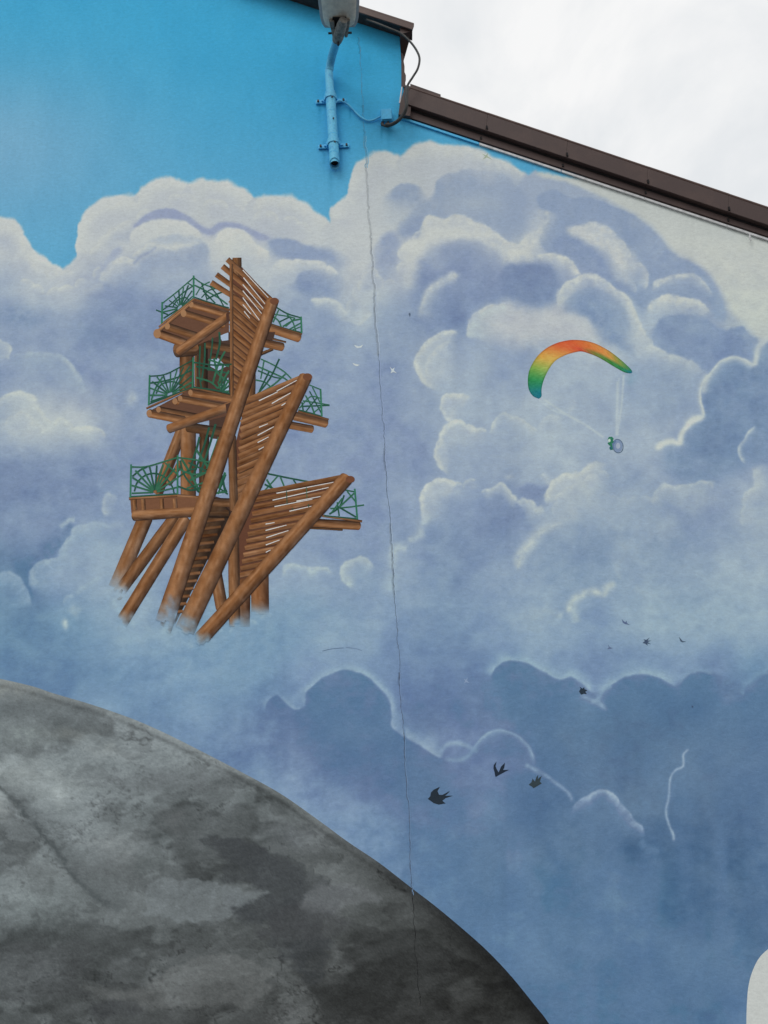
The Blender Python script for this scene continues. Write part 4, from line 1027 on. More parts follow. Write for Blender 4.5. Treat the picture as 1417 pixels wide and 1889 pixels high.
def log_piece(name, parent, a, b, w0, w1, layer, fade=(0, 0), tone=1.0, warm=0.0, caps=(1, 1), lit=.32, na=9, flat=1.0):
    """painted round timber: light along one flank, dark along the other, with grain; fades into the cloud paint at its foot"""
    a = np.array(a, float); b = np.array(b, float)
    L = np.linalg.norm(b - a); T = (b - a) / L; N = np.array([T[1], -T[0]])
    if N[0] > 0 or (abs(N[0]) < .25 and N[1] > 0): N = -N           # N points to the lit (left or upper) flank
    nl = max(8, int(L / 5))
    ts = np.linspace(0, 1, nl)
    capn = 4
    st_ = [(-w0 / 2 * math.sin(math.pi / 2 * (1 - k / capn)) * .55 * caps[0] / L, math.cos(math.pi / 2 * (1 - k / capn))) for k in range(capn)] if caps[0] else []
    en_ = [(1 + w1 / 2 * math.sin(math.pi / 2 * (k + 1) / capn) * .55 * caps[1] / L, math.cos(math.pi / 2 * (k + 1) / capn)) for k in range(capn)] if caps[1] else []
    rows_ = [(t, max(f, .08)) for t, f in st_] + [(t, 1.0) for t in ts] + [(t, max(f, .08)) for t, f in en_]
    seedc[0] += 1; sd = seedc[0]
    s_ = np.linspace(-1, 1, na)
    streak = nz1(na, 1, sd) * 7
    V, Cc, Fc = [], [], []
    n = len(rows_)
    rn = np.random.default_rng(sd + 5000)
    blot = np.convolve(rn.normal(0, 1, n + 6), np.ones(7) / 7, 'valid')[:n] * 14
    grain = rn.normal(0, 1, (n, na)); grain[1:-1] = (grain[:-2] + 2 * grain[1:-1] + grain[2:]) / 2.6
    wob = np.convolve(rn.normal(0, 1, n + 8), np.ones(9) / 9, 'valid')[:n] * .9
    for i, (t, f) in enumerate(rows_):
        w = (w0 + (w1 - w0) * np.clip(t, 0, 1)) / 2 * f + wob[i] * (0.5 if f == 1 else 0)
        c_ = a + T * L * t
        for j, s in enumerate(s_):
            V.append(c_ - N * s * w)                 # s=-1 lit flank
            x = (s + 1) / 2
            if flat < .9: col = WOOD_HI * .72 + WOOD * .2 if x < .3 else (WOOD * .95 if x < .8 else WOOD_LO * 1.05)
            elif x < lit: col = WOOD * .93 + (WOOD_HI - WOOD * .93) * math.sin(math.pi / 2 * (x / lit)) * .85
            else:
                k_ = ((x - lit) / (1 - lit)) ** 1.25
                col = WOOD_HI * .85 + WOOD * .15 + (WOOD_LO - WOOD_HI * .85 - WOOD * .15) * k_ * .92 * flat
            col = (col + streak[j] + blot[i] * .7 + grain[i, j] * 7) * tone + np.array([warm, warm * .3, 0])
            Cc.append(col)
    V = np.array(V); Cc = np.array(Cc)
    gone = None
    if fade[0] or fade[1]:
        tt_ = ((V - a) @ T) / L
        jit = (vnoise(V[:, 0], V[:, 1], 14, 301) - .5) * .12
        al = np.ones(len(V))
        rag = (vnoise(V[:, 0], V[:, 1], 7, 305) - .5) * .06
        if fade[1]: al *= 1 - sstep(1 - fade[1] - .02, .995, tt_ + jit * min(1, fade[1] * 6) + rag * min(1, fade[1] * 6))
        if fade[0]: al *= sstep(0, fade[0], tt_ + jit)
        gone = al < .16
        Cc = Cc * al[:, None] + sample(MURAL, V[:, 0], V[:, 1]) * (1 - al[:, None])
    for i in range(n - 1):
        for j in range(na - 1):
            k = i * na + j
            if gone is None or not (gone[k] and gone[k + na] and gone[k + na + 1] and gone[k + 1]):
                Fc.append((k, k + na, k + na + 1, k + 1))
    o = mk(name, at_np(V[:, 0], V[:, 1], lift(layer)), Fc, M_PAINT, parent, cols=np.clip(Cc, 8, 245))
    return o

def F(k, x, y): return fr(k, [(x, y)])[0]

# the dark inside of the tower is the piece everything else is painted over
t0 = F('T3', 430, 1000); t0 = at(t0[0], t0[1])
TW = thing('painted_tower', (t0.x, 0, t0.z), 'painted brown log watchtower with green railings rising out of the clouds', 'painted tower')
for k_, pts_, c_ in [('T1', [(400, 640), (540, 610), (660, 600), (660, 1070), (400, 1000)], (70, 51, 43)), ('T2', [(560, 430), (700, 410), (640, 600), (560, 560)], (70, 50, 41)),
                     ('T2', [(600, 930), (830, 1000), (700, 1300), (520, 1330), (520, 1130)], (60, 42, 35))]:
    poly_piece('painted_interior', fr(k_, pts_), c_, 0, TW)
LOG = lambda k, x0, y0, x1, y1, w, layer, name='painted_log', w1=None, **kw: log_piece(name, TW, F(k, x0, y0), F(k, x1, y1), w / FR[k][2], (w1 or w) / FR[k][2], layer, **kw)

# sky gaps seen through the inside
for k, pts in [('T1', [(545, 615), (635, 605), (635, 660), (590, 665), (575, 640)]), ('T1', [(500, 800), (560, 790), (620, 850), (560, 880), (505, 850)]), ('T1', [(575, 1000), (635, 930), (640, 1050), (580, 1020)]),
               ('T2', [(570, 570), (625, 575), (560, 720), (555, 640)]), ('T2', [(600, 800), (650, 770), (640, 920), (590, 925)])]:
    P_ = fr(k, pts); c_ = sample(MURAL, np.array([p[0] for p in P_]), np.array([p[1] for p in P_])).mean(0)
    poly_piece('painted_gap', P_, np.clip(c_ + 18, 0, 205), 1, TW)
# rear posts and beams
LOG('T2', 420, -20, 420, 270, 90, 1, tone=.78)
LOG('T2', 430, 480, 430, 930, 95, 1, tone=.95)
LOG('T1', 450, 660, 450, 1010, 70, 1, tone=.5)
LOG('T1', 400, 770, 400, 990, 22, 2, tone=.85)
LOG('T1', 480, 690, 645, 720, 60, 1, tone=.7)
LOG('T1', 520, 780, 645, 810, 50, 1, tone=.62)
LOG('T2', 530, 540, 525, 930, 60, 1, tone=.58)
LOG('T2', 385, 530, 240, 900, 72, 0, tone=.88)
LOG('T2', 380, 720, 310, 850, 40, 1, tone=.95)
LOG('T1', 805, 860, 800, 1110, 62, 1, tone=.8)
LOG('T2', 430, 500, 640, 530, 60, 2, tone=.6)
LOG('T2', 360, 20, 470, 10, 90, 2, tone=.8)
# legs going down into cloud
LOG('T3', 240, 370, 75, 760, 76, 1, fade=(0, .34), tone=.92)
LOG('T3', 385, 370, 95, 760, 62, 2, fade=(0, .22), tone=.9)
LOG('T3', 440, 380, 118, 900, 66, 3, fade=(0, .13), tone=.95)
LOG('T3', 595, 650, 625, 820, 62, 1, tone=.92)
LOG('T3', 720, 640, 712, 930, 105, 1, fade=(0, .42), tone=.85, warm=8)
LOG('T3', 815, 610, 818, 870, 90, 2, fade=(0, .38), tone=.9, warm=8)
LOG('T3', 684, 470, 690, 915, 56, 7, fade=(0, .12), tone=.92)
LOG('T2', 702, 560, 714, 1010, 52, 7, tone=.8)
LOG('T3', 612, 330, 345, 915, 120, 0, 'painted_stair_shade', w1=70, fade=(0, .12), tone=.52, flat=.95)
# stair treads
for k in range(14):
    t = k / 14
    x0, y0 = 560 - 190 * t, 345 + 530 * t
    wd = 95 - 52 * t
    o = log_piece('painted_stair', TW, F('T3', x0 - 6, y0 + 6), F('T3', x0 + wd, y0 - 8 + 10 * t), 20 / 2.725, 16 / 2.725, 2, tone=.82 + .16 * t, caps=(0, 0), na=3)
# platform undersides
def board(k, pts, col, layer): return poly_piece('painted_board', fr(k, pts), col, layer, TW)
board('T1', [(110, 605), (383, 365), (640, 445), (640, 600), (420, 690), (300, 690)], (96, 66, 50), 2)
LOG('T1', 370, 402, 640, 478, 52, 3); LOG('T1', 315, 462, 600, 550, 50, 3, tone=.93)
LOG('T1', 190, 560, 440, 640, 56, 3, tone=.85); LOG('T1', 120, 608, 320, 680, 64, 4, tone=1.0)
LOG('T1', 120, 600, 372, 385, 26, 4, tone=1.05, caps=(0, 0))
for x, y, r_ in [(118, 612, 34), (310, 465, 26), (365, 400, 22), (192, 558, 24)]:
    poly_piece('painted_log_end', [F('T1', x + r_ * .8 * math.cos(a), y + r_ * math.sin(a)) for a in np.linspace(0, 2 * math.pi, 14, endpoint=False)], (152, 113, 80), 5, TW)
LOG('T1', 130, 562, 385, 360, 12, 5, 'painted_board', tone=1.05, caps=(0, 0), na=3); LOG('T1', 385, 360, 645, 440, 13, 5, 'painted_board', tone=1.0, caps=(0, 0), na=3)
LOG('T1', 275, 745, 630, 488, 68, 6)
board('T1', [(618, 465), (640, 458), (640, 520), (622, 520)], (74, 48, 38), 7)
LOG('T1', 935, 570, 1145, 640, 70, 2, tone=1.0); LOG('T1', 900, 680, 1025, 708, 62, 2, tone=.92); LOG('T1', 870, 760, 955, 725, 24, 2, tone=.7)
board('T1', [(900, 600), (975, 600), (960, 660), (900, 650)], (66, 48, 40), 3)
LOG('T1', 940, 545, 1170, 615, 12, 3, 'painted_board', tone=.8, caps=(0, 0), na=3)
LOG('T1', 960, 650, 1050, 672, 16, 3, tone=.72)
board('T1', [(50, 1180), (375, 1010), (670, 1075), (660, 1200), (420, 1260), (290, 1250)], (92, 63, 48), 2)
LOG('T1', 365, 1042, 680, 1088, 56, 3); LOG('T1', 290, 1083, 640, 1150, 52, 3, tone=.92); LOG('T1', 240, 1100, 270, 1108, 44, 3, tone=1.0)
LOG('T1', 125, 1165, 430, 1225, 56, 3, tone=.88); LOG('T1', 62, 1190, 310, 1240, 60, 4)
for x, y, r_ in [(60, 1190, 26), (360, 1040, 22), (285, 1083, 22), (248, 1103, 24), (128, 1163, 22)]:
    poly_piece('painted_log_end', [F('T1', x + r_ * .75 * math.cos(a), y + r_ * math.sin(a)) for a in np.linspace(0, 2 * math.pi, 14, endpoint=False)], (148, 109, 77), 5, TW)
LOG('T1', 40, 1155, 378, 1002, 15, 5, 'painted_board', tone=1.0, caps=(0, 0), na=3); LOG('T1', 378, 1002, 672, 1070, 14, 5, 'painted_board', tone=.95, caps=(0, 0), na=3)
LOG('T1', 205, 1302, 650, 1140, 66, 6)
board('T1', [(615, 1125), (655, 1110), (650, 1175), (622, 1190)], (70, 46, 36), 7)
LOG('T1', 1120, 1210, 1342, 1262, 66, 2, tone=.9); LOG('T1', 1080, 1275, 1240, 1305, 58, 1, tone=.9)
LOG('T1', 1140, 1175, 1365, 1235, 13, 3, 'painted_board', tone=.85, caps=(0, 0), na=3)
board('T3', [(165, 275), (402, 258), (520, 265), (520, 330), (170, 345)], (112, 76, 54), 2)
for x in (185, 228, 322, 388):
    LOG('T3', x, 272, x + 4, 330, 22, 3, tone=.95, caps=(0, 0), na=5)
LOG('T3', 158, 272, 402, 256, 14, 4, 'painted_board', tone=1.05, caps=(0, 0), na=3); LOG('T3', 402, 256, 525, 266, 14, 4, 'painted_board', tone=1.0, caps=(0, 0), na=3)
LOG('T3', 185, 358, 495, 338, 52, 5)
poly_piece('painted_log_end', [F('T3', 497 + 15 * math.cos(a), 338 + 26 * math.sin(a)) for a in np.linspace(0, 2 * math.pi, 14, endpoint=False)], (78, 52, 40), 6, TW)
LOG('T3', 555, 288, 665, 292, 44, 2, tone=.75, caps=(0, 0)); LOG('T3', 560, 350, 660, 350, 34, 3, tone=.55, caps=(0, 0))
LOG('T3', 1080, 392, 1312, 408, 44, 1, tone=.9); LOG('T3', 1130, 358, 1330, 386, 12, 2, 'painted_board', tone=.9, caps=(0, 0), na=3)
LOG('T3', 1060, 418, 1230, 428, 12, 1, tone=.6)

# slatted sails
def sail(k, left, right, n, w, layer, tone=1.0, gaps=(), ext=None, base=None):
    """slats from points on one line to points on another"""
    if base: board(k, base, (92, 58, 42), layer - 1)
    for i in range(n):
        t = i / (n - 1)
        a = lerp(left[0], left[1], t); b = lerp(right[0], right[1], t)
        if ext and i in ext: a = ext[i]
        LOG(k, a[0], a[1], b[0], b[1], w[0], layer, 'painted_slat', w1=w[1], tone=tone * random.uniform(.93, 1.05), caps=(0, 0), na=5, lit=.55, flat=.55)
    for gp in gaps:
        o_ = Ink(); P_ = fr(k, gp)
        o_.line(P_, [1.8, 1.2] if len(P_) == 2 else 1.5, (203, 200, 196)); o_.build('painted_gap', layer + 1, TW)

sail('T1', ((640, 90), (665, 1030)), ((950, 372), (720, 1060)), 18, (40, 34), 5, 1.0,
     gaps=[[(740, 150), (925, 350)], [(745, 205), (905, 400)], [(740, 255), (890, 430)], [(740, 300), (880, 470)], [(740, 350), (865, 520)], [(740, 400), (800, 470)], [(750, 450), (790, 500)]],
     ext={0: (628, 72), 1: (592, 122), 2: (548, 182), 3: (510, 240)},
     base=[(660, 70), (735, 130), (960, 370), (830, 800), (740, 1060), (655, 1060)])
LOG('T1', 656, 110, 662, 1060, 26, 7, tone=.9)
LOG('T1', 698, 60, 700, 200, 66, 4, tone=.85, caps=(0, 0))
sail('T2', ((768, 350), (728, 940)), ((1135, 192), (860, 880)), 15, (42, 36), 5, .96,
     gaps=[[(870, 335), (985, 280)], [(980, 275), (1110, 205)], [(950, 352), (1095, 270)], [(870, 500), (925, 478)], [(862, 550), (965, 495)], [(862, 595), (930, 560)], [(868, 640), (900, 622)], [(1010, 365), (1060, 335)]],
     base=[(790, 330), (1140, 190), (1000, 620), (860, 900), (735, 960), (715, 640)])
sail('T3', ((800, 248), (712, 660)), ((1250, 160), (800, 640)), 13, (26, 25), 5, .98,
     gaps=[[(900, 245), (1210, 185)], [(880, 280), (1165, 215)], [(1000, 285), (1135, 258)], [(890, 312), (1080, 275)], [(965, 335), (1075, 310)], [(845, 400), (890, 392)], [(845, 432), (950, 405)], [(848, 468), (960, 432)], [(846, 505), (915, 480)], [(846, 542), (870, 530)]],
     base=[(790, 250), (1250, 150), (1010, 450), (790, 660), (715, 680), (705, 470)])

# the three great raking logs
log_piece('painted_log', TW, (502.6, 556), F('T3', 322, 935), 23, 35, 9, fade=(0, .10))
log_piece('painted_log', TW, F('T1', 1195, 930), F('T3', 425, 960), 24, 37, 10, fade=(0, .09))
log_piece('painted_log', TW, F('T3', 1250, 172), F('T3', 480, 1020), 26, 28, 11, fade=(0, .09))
for (u, v), w in [(F('T1', 958, 372), 20), (F('T1', 1198, 922), 21), (F('T3', 1262, 172), 20)]:
    poly_piece('painted_log_end', [(u + w * .42 * math.cos(a) + 3, v + w * .32 * math.sin(a) + 1) for a in np.linspace(0, 2 * math.pi, 14, endpoint=False)], (104, 66, 46), 12, TW)

# green railings
GR, GR2 = (33, 77, 61), (46, 96, 72)
def railing(k, lines, layer, w=1.9, posts=(), label=None):
    ink = Ink()
    for L_ in lines:
        P_ = fr(k, L_)
        ink.line(spline(P_, 4) if len(P_) > 2 else np.array([lerp(P_[0], P_[1], t) for t in (0, .5, 1)]), w * 1.5 * random.uniform(.8, 1.1), GR if random.random() < .6 else GR2, 5)
    for L_ in posts: ink.line(np.array([lerp(*fr(k, L_), t) for t in (0, .5, 1)]), 3.2, (48, 108, 82), 5)
    return ink.build('painted_railing', layer, TW)

def fan(c, r0, pts): return [[lerp(c, p, r0), p] for p in pts]
railing('T1', [[(155, 392), (250, 318), (383, 205)], [(150, 540), (383, 352)], [(158, 440), (220, 395), (300, 320), (383, 262)], [(383, 205), (450, 250), (560, 290), (640, 330)], [(383, 345), (500, 385), (640, 425)], [(390, 260), (470, 300), (560, 350), (630, 400)],
               [(110, 440), (200, 475)], [(340, 245), (385, 270)], [(400, 330), (440, 270), (500, 235)], [(440, 350), (490, 300), (540, 285)], [(480, 360), (540, 330), (590, 310)], [(440, 245), (470, 330), (480, 370)], [(500, 265), (560, 340), (600, 410)], [(450, 300), (540, 390)],
               [(230, 420), (262, 372), (320, 350), (350, 370)]] +
        fan((285, 425), .15, [(165, 500), (160, 455), (175, 410), (205, 370), (240, 335), (275, 300), (310, 275), (345, 260), (372, 300), (375, 340)]), 2, 1.7, posts=[[(155, 382), (152, 545)], [(383, 190), (383, 350)]])
railing('T1', [[(975, 415), (1060, 465), (1162, 497)], [(950, 545), (1050, 575), (1168, 605)], [(960, 470), (1060, 485), (1120, 500)], [(965, 490), (1000, 520), (1020, 565)], [(1060, 470), (1100, 520), (1125, 590)], [(1000, 530), (1080, 490)], [(1030, 560), (1100, 520), (1165, 505)],
               [(1080, 580), (1160, 535)], [(1000, 440), (960, 530)], [(1120, 500), (1050, 560)], [(1100, 585), (1165, 560)]], 2, 1.8, posts=[[(1163, 488), (1167, 608)]])
railing('T2', [[(190, 182), (280, 172), (370, 130), (460, 80)], [(185, 355), (455, 250)], [(190, 225), (260, 215), (360, 190), (455, 140)], [(460, 95), (580, 112), (700, 108)], [(455, 250), (600, 270), (690, 290)], [(230, 290), (260, 235), (330, 215), (390, 240), (420, 270)], [(200, 330), (225, 260), (270, 185)]] +
        fan((315, 300), .12, [(195, 340), (192, 300), (192, 255), (205, 215), (235, 185), (275, 178), (320, 160), (360, 140), (400, 125), (440, 120), (450, 180), (450, 220)]), 7, 1.9, posts=[[(190, 175), (184, 362)], [(461, 65), (456, 258)]])
railing('T1', [[(430, 700), (425, 900), (440, 1010)], [(465, 680), (462, 800), (440, 960)], [(520, 640), (515, 720), (490, 880)], [(570, 600), (572, 690), (545, 800)], [(610, 740), (560, 840), (520, 980)], [(490, 800), (640, 850)], [(480, 870), (640, 900)], [(400, 850), (520, 870)], [(530, 790), (560, 900), (640, 960)],
               [(400, 930), (500, 960), (560, 1010)], [(600, 830), (570, 960)], [(640, 880), (560, 1010)]] + fan((585, 1035), .1, [(560, 960), (590, 940), (620, 930), (640, 950), (640, 990), (640, 1030)]), 3, 2.4)
railing('T1', [[(872, 796), (960, 838), (1040, 888), (1092, 938)], [(848, 850), (930, 885), (1040, 935), (1070, 960)], [(835, 948), (900, 965), (955, 1010)], [(1005, 795), (935, 940), (835, 1065)], [(895, 805), (870, 940)], [(930, 890), (860, 1030)], [(1050, 905), (960, 985), (840, 1060)], [(850, 880), (960, 925), (1010, 935)]], 2, 1.9)
railing('T1', [[(1225, 985), (1305, 1018)], [(1145, 1165), (1220, 1185), (1312, 1212)], [(1175, 1100), (1250, 1110), (1370, 1130)], [(1165, 1140), (1370, 1132)], [(1245, 1000), (1300, 1110)], [(1195, 1060), (1240, 1140), (1260, 1195)], [(1225, 1030), (1310, 1190)], [(1200, 1175), (1280, 1075)], [(1150, 1155), (1230, 1070), (1300, 1080)], [(1180, 1180), (1170, 1110)], [(1250, 1190), (1310, 1140)]], 2, 1.8, posts=[[(1304, 1012), (1314, 1212)]])
railing('T3', [[(168, 112), (240, 112), (320, 90), (402, 65)], [(165, 262), (402, 248)], [(185, 235), (200, 190), (240, 155), (290, 145), (340, 165), (375, 210), (385, 245)], [(402, 65), (480, 75), (570, 90)], [(175, 160), (215, 128), (250, 112)], [(340, 92), (380, 130), (402, 150)], [(402, 165), (460, 130), (500, 120)], [(405, 210), (470, 230), (530, 210)], [(415, 80), (440, 160), (510, 240)], [(402, 120), (480, 150), (540, 140)]] +
        fan((290, 240), .08, [(172, 245), (172, 205), (175, 165), (190, 130), (225, 115), (262, 112), (298, 105), (330, 100), (362, 95), (390, 120), (398, 170), (400, 215)]), 7, 2.1, posts=[[(169, 100), (165, 268)], [(403, 53), (402, 250)]])
railing('T2', [[(500, 560), (480, 640), (440, 760)], [(560, 500), (520, 640), (450, 830)], [(600, 480), (560, 620), (500, 800)], [(620, 560), (570, 700), (545, 760)], [(430, 720), (560, 780)], [(440, 830), (540, 780)], [(420, 880), (540, 840)], [(480, 640), (560, 760)], [(390, 700), (450, 800), (500, 900)], [(620, 880), (660, 780)], [(600, 910), (665, 900)], [(640, 800), (660, 900)]], 3, 2.6)
railing('T3', [[(858, 147), (960, 168), (1065, 188)], [(850, 175), (880, 225)], [(905, 160), (840, 232)], [(920, 165), (940, 215)], [(985, 178), (1000, 200)], [(840, 200), (900, 230)]], 2, 2.2)
railing('T3', [[(615, 160), (650, 240)], [(645, 150), (605, 250)], [(600, 210), (655, 250)]], 2, 2.2)
railing('T3', [[(1240, 228), (1295, 238)], [(1140, 358), (1310, 374)], [(1170, 322), (1260, 315), (1340, 304)], [(1240, 255), (1215, 315), (1165, 350)], [(1205, 290), (1215, 360)], [(1215, 315), (1300, 365)], [(1255, 235), (1300, 290)], [(1290, 245), (1215, 315)], [(1175, 345), (1230, 270)]], 2, 2.0, posts=[[(1293, 222), (1306, 376)]])
# faint green rail showing through the sail gaps
for L_ in ([(950, 232), (953, 300)], [(1050, 215), (1053, 268)], [(980, 318), (982, 330)], [(1060, 300), (1062, 315)]):
    railing('T3', [L_], 7, 1.0)
# airbrushed cloud over the feet is part of the wall painting (see fades)

# ---- paraglider
outer = spline(fr('P', [(290, 738), (235, 710), (196, 650), (184, 570), (192, 480), (222, 400), (285, 305), (375, 228), (480, 177), (590, 151), (680, 147), (780, 159), (880, 191), (1000, 256), (1100, 331), (1190, 411), (1226, 450), (1234, 468)]), 8)
inner = spline(fr('P', [(298, 738), (322, 712), (322, 650), (334, 585), (362, 508), (410, 420), (470, 350), (560, 301), (640, 276), (720, 263), (800, 284), (880, 316), (960, 360), (1060, 421), (1150, 470), (1205, 483), (1228, 480), (1234, 472)]), 8)
stops = np.array([0, .10, .2, .28, .36, .46, .54, .64, .74, .82, .9, 1.0])
upper = np.array([(24, 96, 118), (28, 112, 112), (44, 130, 70), (120, 160, 72), (208, 150, 70), (206, 88, 52), (204, 92, 52), (204, 112, 58), (206, 136, 70), (120, 138, 66), (40, 118, 84), (26, 92, 118)], float)
lower = np.array([(22, 100, 124), (24, 116, 128), (50, 136, 80), (150, 165, 84), (214, 164, 84), (216, 120, 66), (190, 74, 52), (120, 118, 56), (60, 122, 56), (38, 124, 78), (22, 104, 124), (24, 92, 120)], float)
n = len(outer); V, Cc, Fc = [], [], []
NA = 9
for i in range(n):
    t = i / (n - 1)
    cu = np.array([np.interp(t, stops, upper[:, c]) for c in range(3)]); cl = np.array([np.interp(t, stops, lower[:, c]) for c in range(3)])
    for j in range(NA):
        s = j / (NA - 1)
        V.append(outer[i] * (1 - s) + inner[i] * s)
        k = sstep(.5, .75, s) if t > .52 else s
        c = cu * (1 - k) + cl * k
        if j in (0, NA - 1): c = c * .8
        Cc.append(c + rng.normal(0, 5))
    if i:
        for j in range(NA - 1):
            k = (i - 1) * NA + j
            Fc.append((k, k + 1, k + NA + 1, k + NA))
V = np.array(V)
glider = mk('painted_paraglider', at_np(V[:, 0], V[:, 1], lift(1)), Fc, M_PAINT, None, cols=np.clip(np.array(Cc), 8, 245))
tagt(glider, 'painted paraglider with a rainbow wing of teal, green, orange and red', 'painted paraglider')
ink = Ink()
ink.poly(fr('P', [(985, 1150), (1000, 1122), (1030, 1120), (1047, 1138), (1040, 1160), (1052, 1172), (1030, 1190), (1035, 1215), (1040, 1250), (1015, 1255), (1003, 1235), (1015, 1215), (1000, 1205), (985, 1185), (1000, 1172)]), (44, 110, 84))
ink.poly(fr('P', [(988, 1150), (1012, 1140), (1018, 1165), (1000, 1178)]), (176, 200, 186))
ink.poly(fr('P', [(1005, 1225), (1022, 1215), (1030, 1245), (1015, 1252)]), (40, 92, 110))
ink.build('painted_pilot', 2, glider)
ink = Ink()
ca_ = [F('P', 1090 + 52 * math.cos(a) + 8 * math.sin(a), 1215 + 68 * math.sin(a) - 4 * math.cos(a)) for a in np.linspace(0, 2 * math.pi, 33)]
ink.poly([F('P', 1086 + 50 * math.cos(a), 1214 + 64 * math.sin(a)) for a in np.linspace(0, 2 * math.pi, 24, endpoint=False)], (118, 136, 164))
ink.build('painted_propeller_cage', 1, glider)
ink = Ink(); ink.line(ca_, 1.5, (84, 104, 126), 8)
ink.poly([F('P', 1092 + 22 * math.cos(a), 1212 + 30 * math.sin(a)) for a in np.linspace(0, 2 * math.pi, 18, endpoint=False)], (152, 164, 180))
ink.poly(fr('P', [(1030, 1180), (1060, 1150), (1075, 1165), (1050, 1200), (1055, 1250), (1035, 1245)]), (92, 112, 146))
ink.build('painted_propeller_cage', 2, glider)

# ---- birds
birds = [
 ('B', [(78, 946), (90, 934), (94, 914), (108, 900), (138, 886), (126, 908), (134, 925), (150, 926), (188, 906), (176, 920), (164, 930), (203, 930), (166, 942), (150, 955), (166, 968), (132, 974), (106, 966), (92, 955)], (34, 44, 54), 'largest black painted swallow, just right of the crack'),
 ('B', [(402, 795), (404, 778), (418, 761), (412, 785), (420, 802), (428, 815), (434, 800), (440, 786), (459, 767), (456, 790), (450, 803), (480, 802), (456, 814), (430, 828), (413, 838), (409, 825), (407, 812)], (30, 40, 54), 'black painted swallow with both wings raised in a narrow V'),
 ('B', [(576, 876), (590, 862), (595, 845), (603, 856), (607, 860), (613, 840), (623, 826), (621, 848), (640, 831), (631, 860), (641, 869), (616, 884), (600, 893), (590, 884)], (48, 60, 66), 'dark grey painted swallow right of the V-winged one'),
 ('B', [(824, 416), (832, 402), (827, 392), (841, 402), (850, 394), (851, 404), (866, 410), (855, 417), (863, 429), (848, 427), (835, 432)], (38, 50, 62), 'small black painted swallow on the pale cloud rim'),
 ('B', [(1034, 58), (1040, 76), (1050, 83), (1076, 88), (1060, 78), (1059, 66), (1053, 75), (1046, 70)], (84, 100, 132), 'topmost small grey-blue painted swallow'),
 ('B', [(1137, 177), (1149, 167), (1142, 158), (1156, 162), (1173, 149), (1162, 165), (1182, 165), (1162, 172), (1180, 183), (1161, 179), (1163, 190), (1150, 180)], (60, 76, 100), 'small dark painted swallow with wings and tail spread'),
 ('B', [(1316, 146), (1328, 158), (1335, 167), (1353, 170), (1335, 174), (1325, 169)], (70, 86, 106), 'rightmost small painted swallow seen edge-on'),
 ('B', [(962, 208), (971, 198), (966, 181), (976, 197), (991, 202), (976, 207)], (92, 108, 138), 'faintest small painted swallow left of the spread-winged one'),
 ('C1', [(720, 765), (738, 772), (752, 776), (779, 764), (768, 784), (740, 787), (728, 778)], (188, 197, 210), 'upper of the two white painted gulls left of the crack'),
 ('C1', [(708, 884), (733, 891), (757, 896), (740, 906), (722, 899)], (190, 198, 210), 'lower of the two white painted gulls left of the crack'),
 ('C1', [(953, 909), (970, 924), (985, 913), (980, 932), (1000, 951), (976, 944), (958, 952), (965, 933)], (184, 194, 208), 'white painted gull just right of the crack'),
 ('R4', [(1058, 203), (1084, 214), (1096, 199), (1092, 218), (1124, 242), (1088, 226), (1063, 240), (1080, 221)], (158, 170, 148), 'pale green painted bird close under the lower verge'),
 ('R4', [(624, 1156), (632, 1148), (637, 1158), (632, 1176), (629, 1168)], (84, 98, 118), 'tiny dark painted fleck among the clouds right of the crack'),
 ('BR', [(756, 277), (766, 281), (764, 290), (757, 287)], (62, 82, 110), 'tiny dark painted dot on the lower cloud bank'),
 ('B', [(254, 352), (266, 358), (276, 345), (272, 362), (284, 374), (266, 370), (257, 378), (262, 364)], (126, 146, 174), 'faint pale painted bird over the dark cloud bank'),
]
for k, pts, c, lab in birds:
    o = poly_piece('painted_bird', fr(k, pts), c, 1, None)
    tagt(o, lab, 'painted bird', 'birds painted on the mural')

# ------------------------------------------------------------------ street lamp on its wall bracket
p_top, p_bot = at(607.2, 138, .055), at(617.5, 302, .055)
axis = (p_bot - p_top).normalized()
lamp = thing('street_lamp', (p_bot.x, 0, p_bot.z), 'grey street lamp on a sky-blue bent pipe clamped to the wall', 'street lamp')
PR = .0335
arm = [p_bot, p_bot.lerp(p_top, .5), p_top, at(607.9, 129, .062), at(609.3, 119, .082), at(611.6, 108, .115), at(614.6, 96, .160), at(618.4, 84, .215), at(622, 74, .265), at(624.5, 66, .305)]
armS = [Vector(p) for p in spline([tuple(p) for p in arm], 6)]
# open lower end: outer skin, inner skin and a bevelled lip
mb = MB(); mb.tube(armS, PR * .94, 22, False)
pole = mb.build('pole', M_PIPE, lamp, True)
mb = MB()
sleeve_n = 26
def ring_at(p, r, tilt=0.0):
    a = Vector((1, 0, 0)); b = Vector((0, 1, 0))
    return [p + (a * math.cos(q) + b * math.sin(q)) * r + Vector((0, 0, tilt * math.sin(q) * r)) for q in [2 * math.pi * k / sleeve_n for k in range(sleeve_n)]]
s_top = p_bot.lerp(p_top, .80)
mb.rings([ring_at(s_top, PR * .97), ring_at(s_top, PR * 1.12), ring_at(p_bot, PR * 1.12, -.7), ring_at(p_bot, PR * .92, -.7), ring_at(p_bot + Vector((0, 0, .10)), PR * .92, -.7)], False, False)
mb.build('pole_sleeve', M_PIPE, lamp, True)
MB().rings([ring_at(p_bot + Vector((0, 0, .03)), PR * .915, -.7), ring_at(p_bot + Vector((0, 0, .031)), PR * .2, -.7)], False, True).build('pole_hollow_shade', M_DARK, lamp)  # near-black disc stands in for the shade inside the open pipe
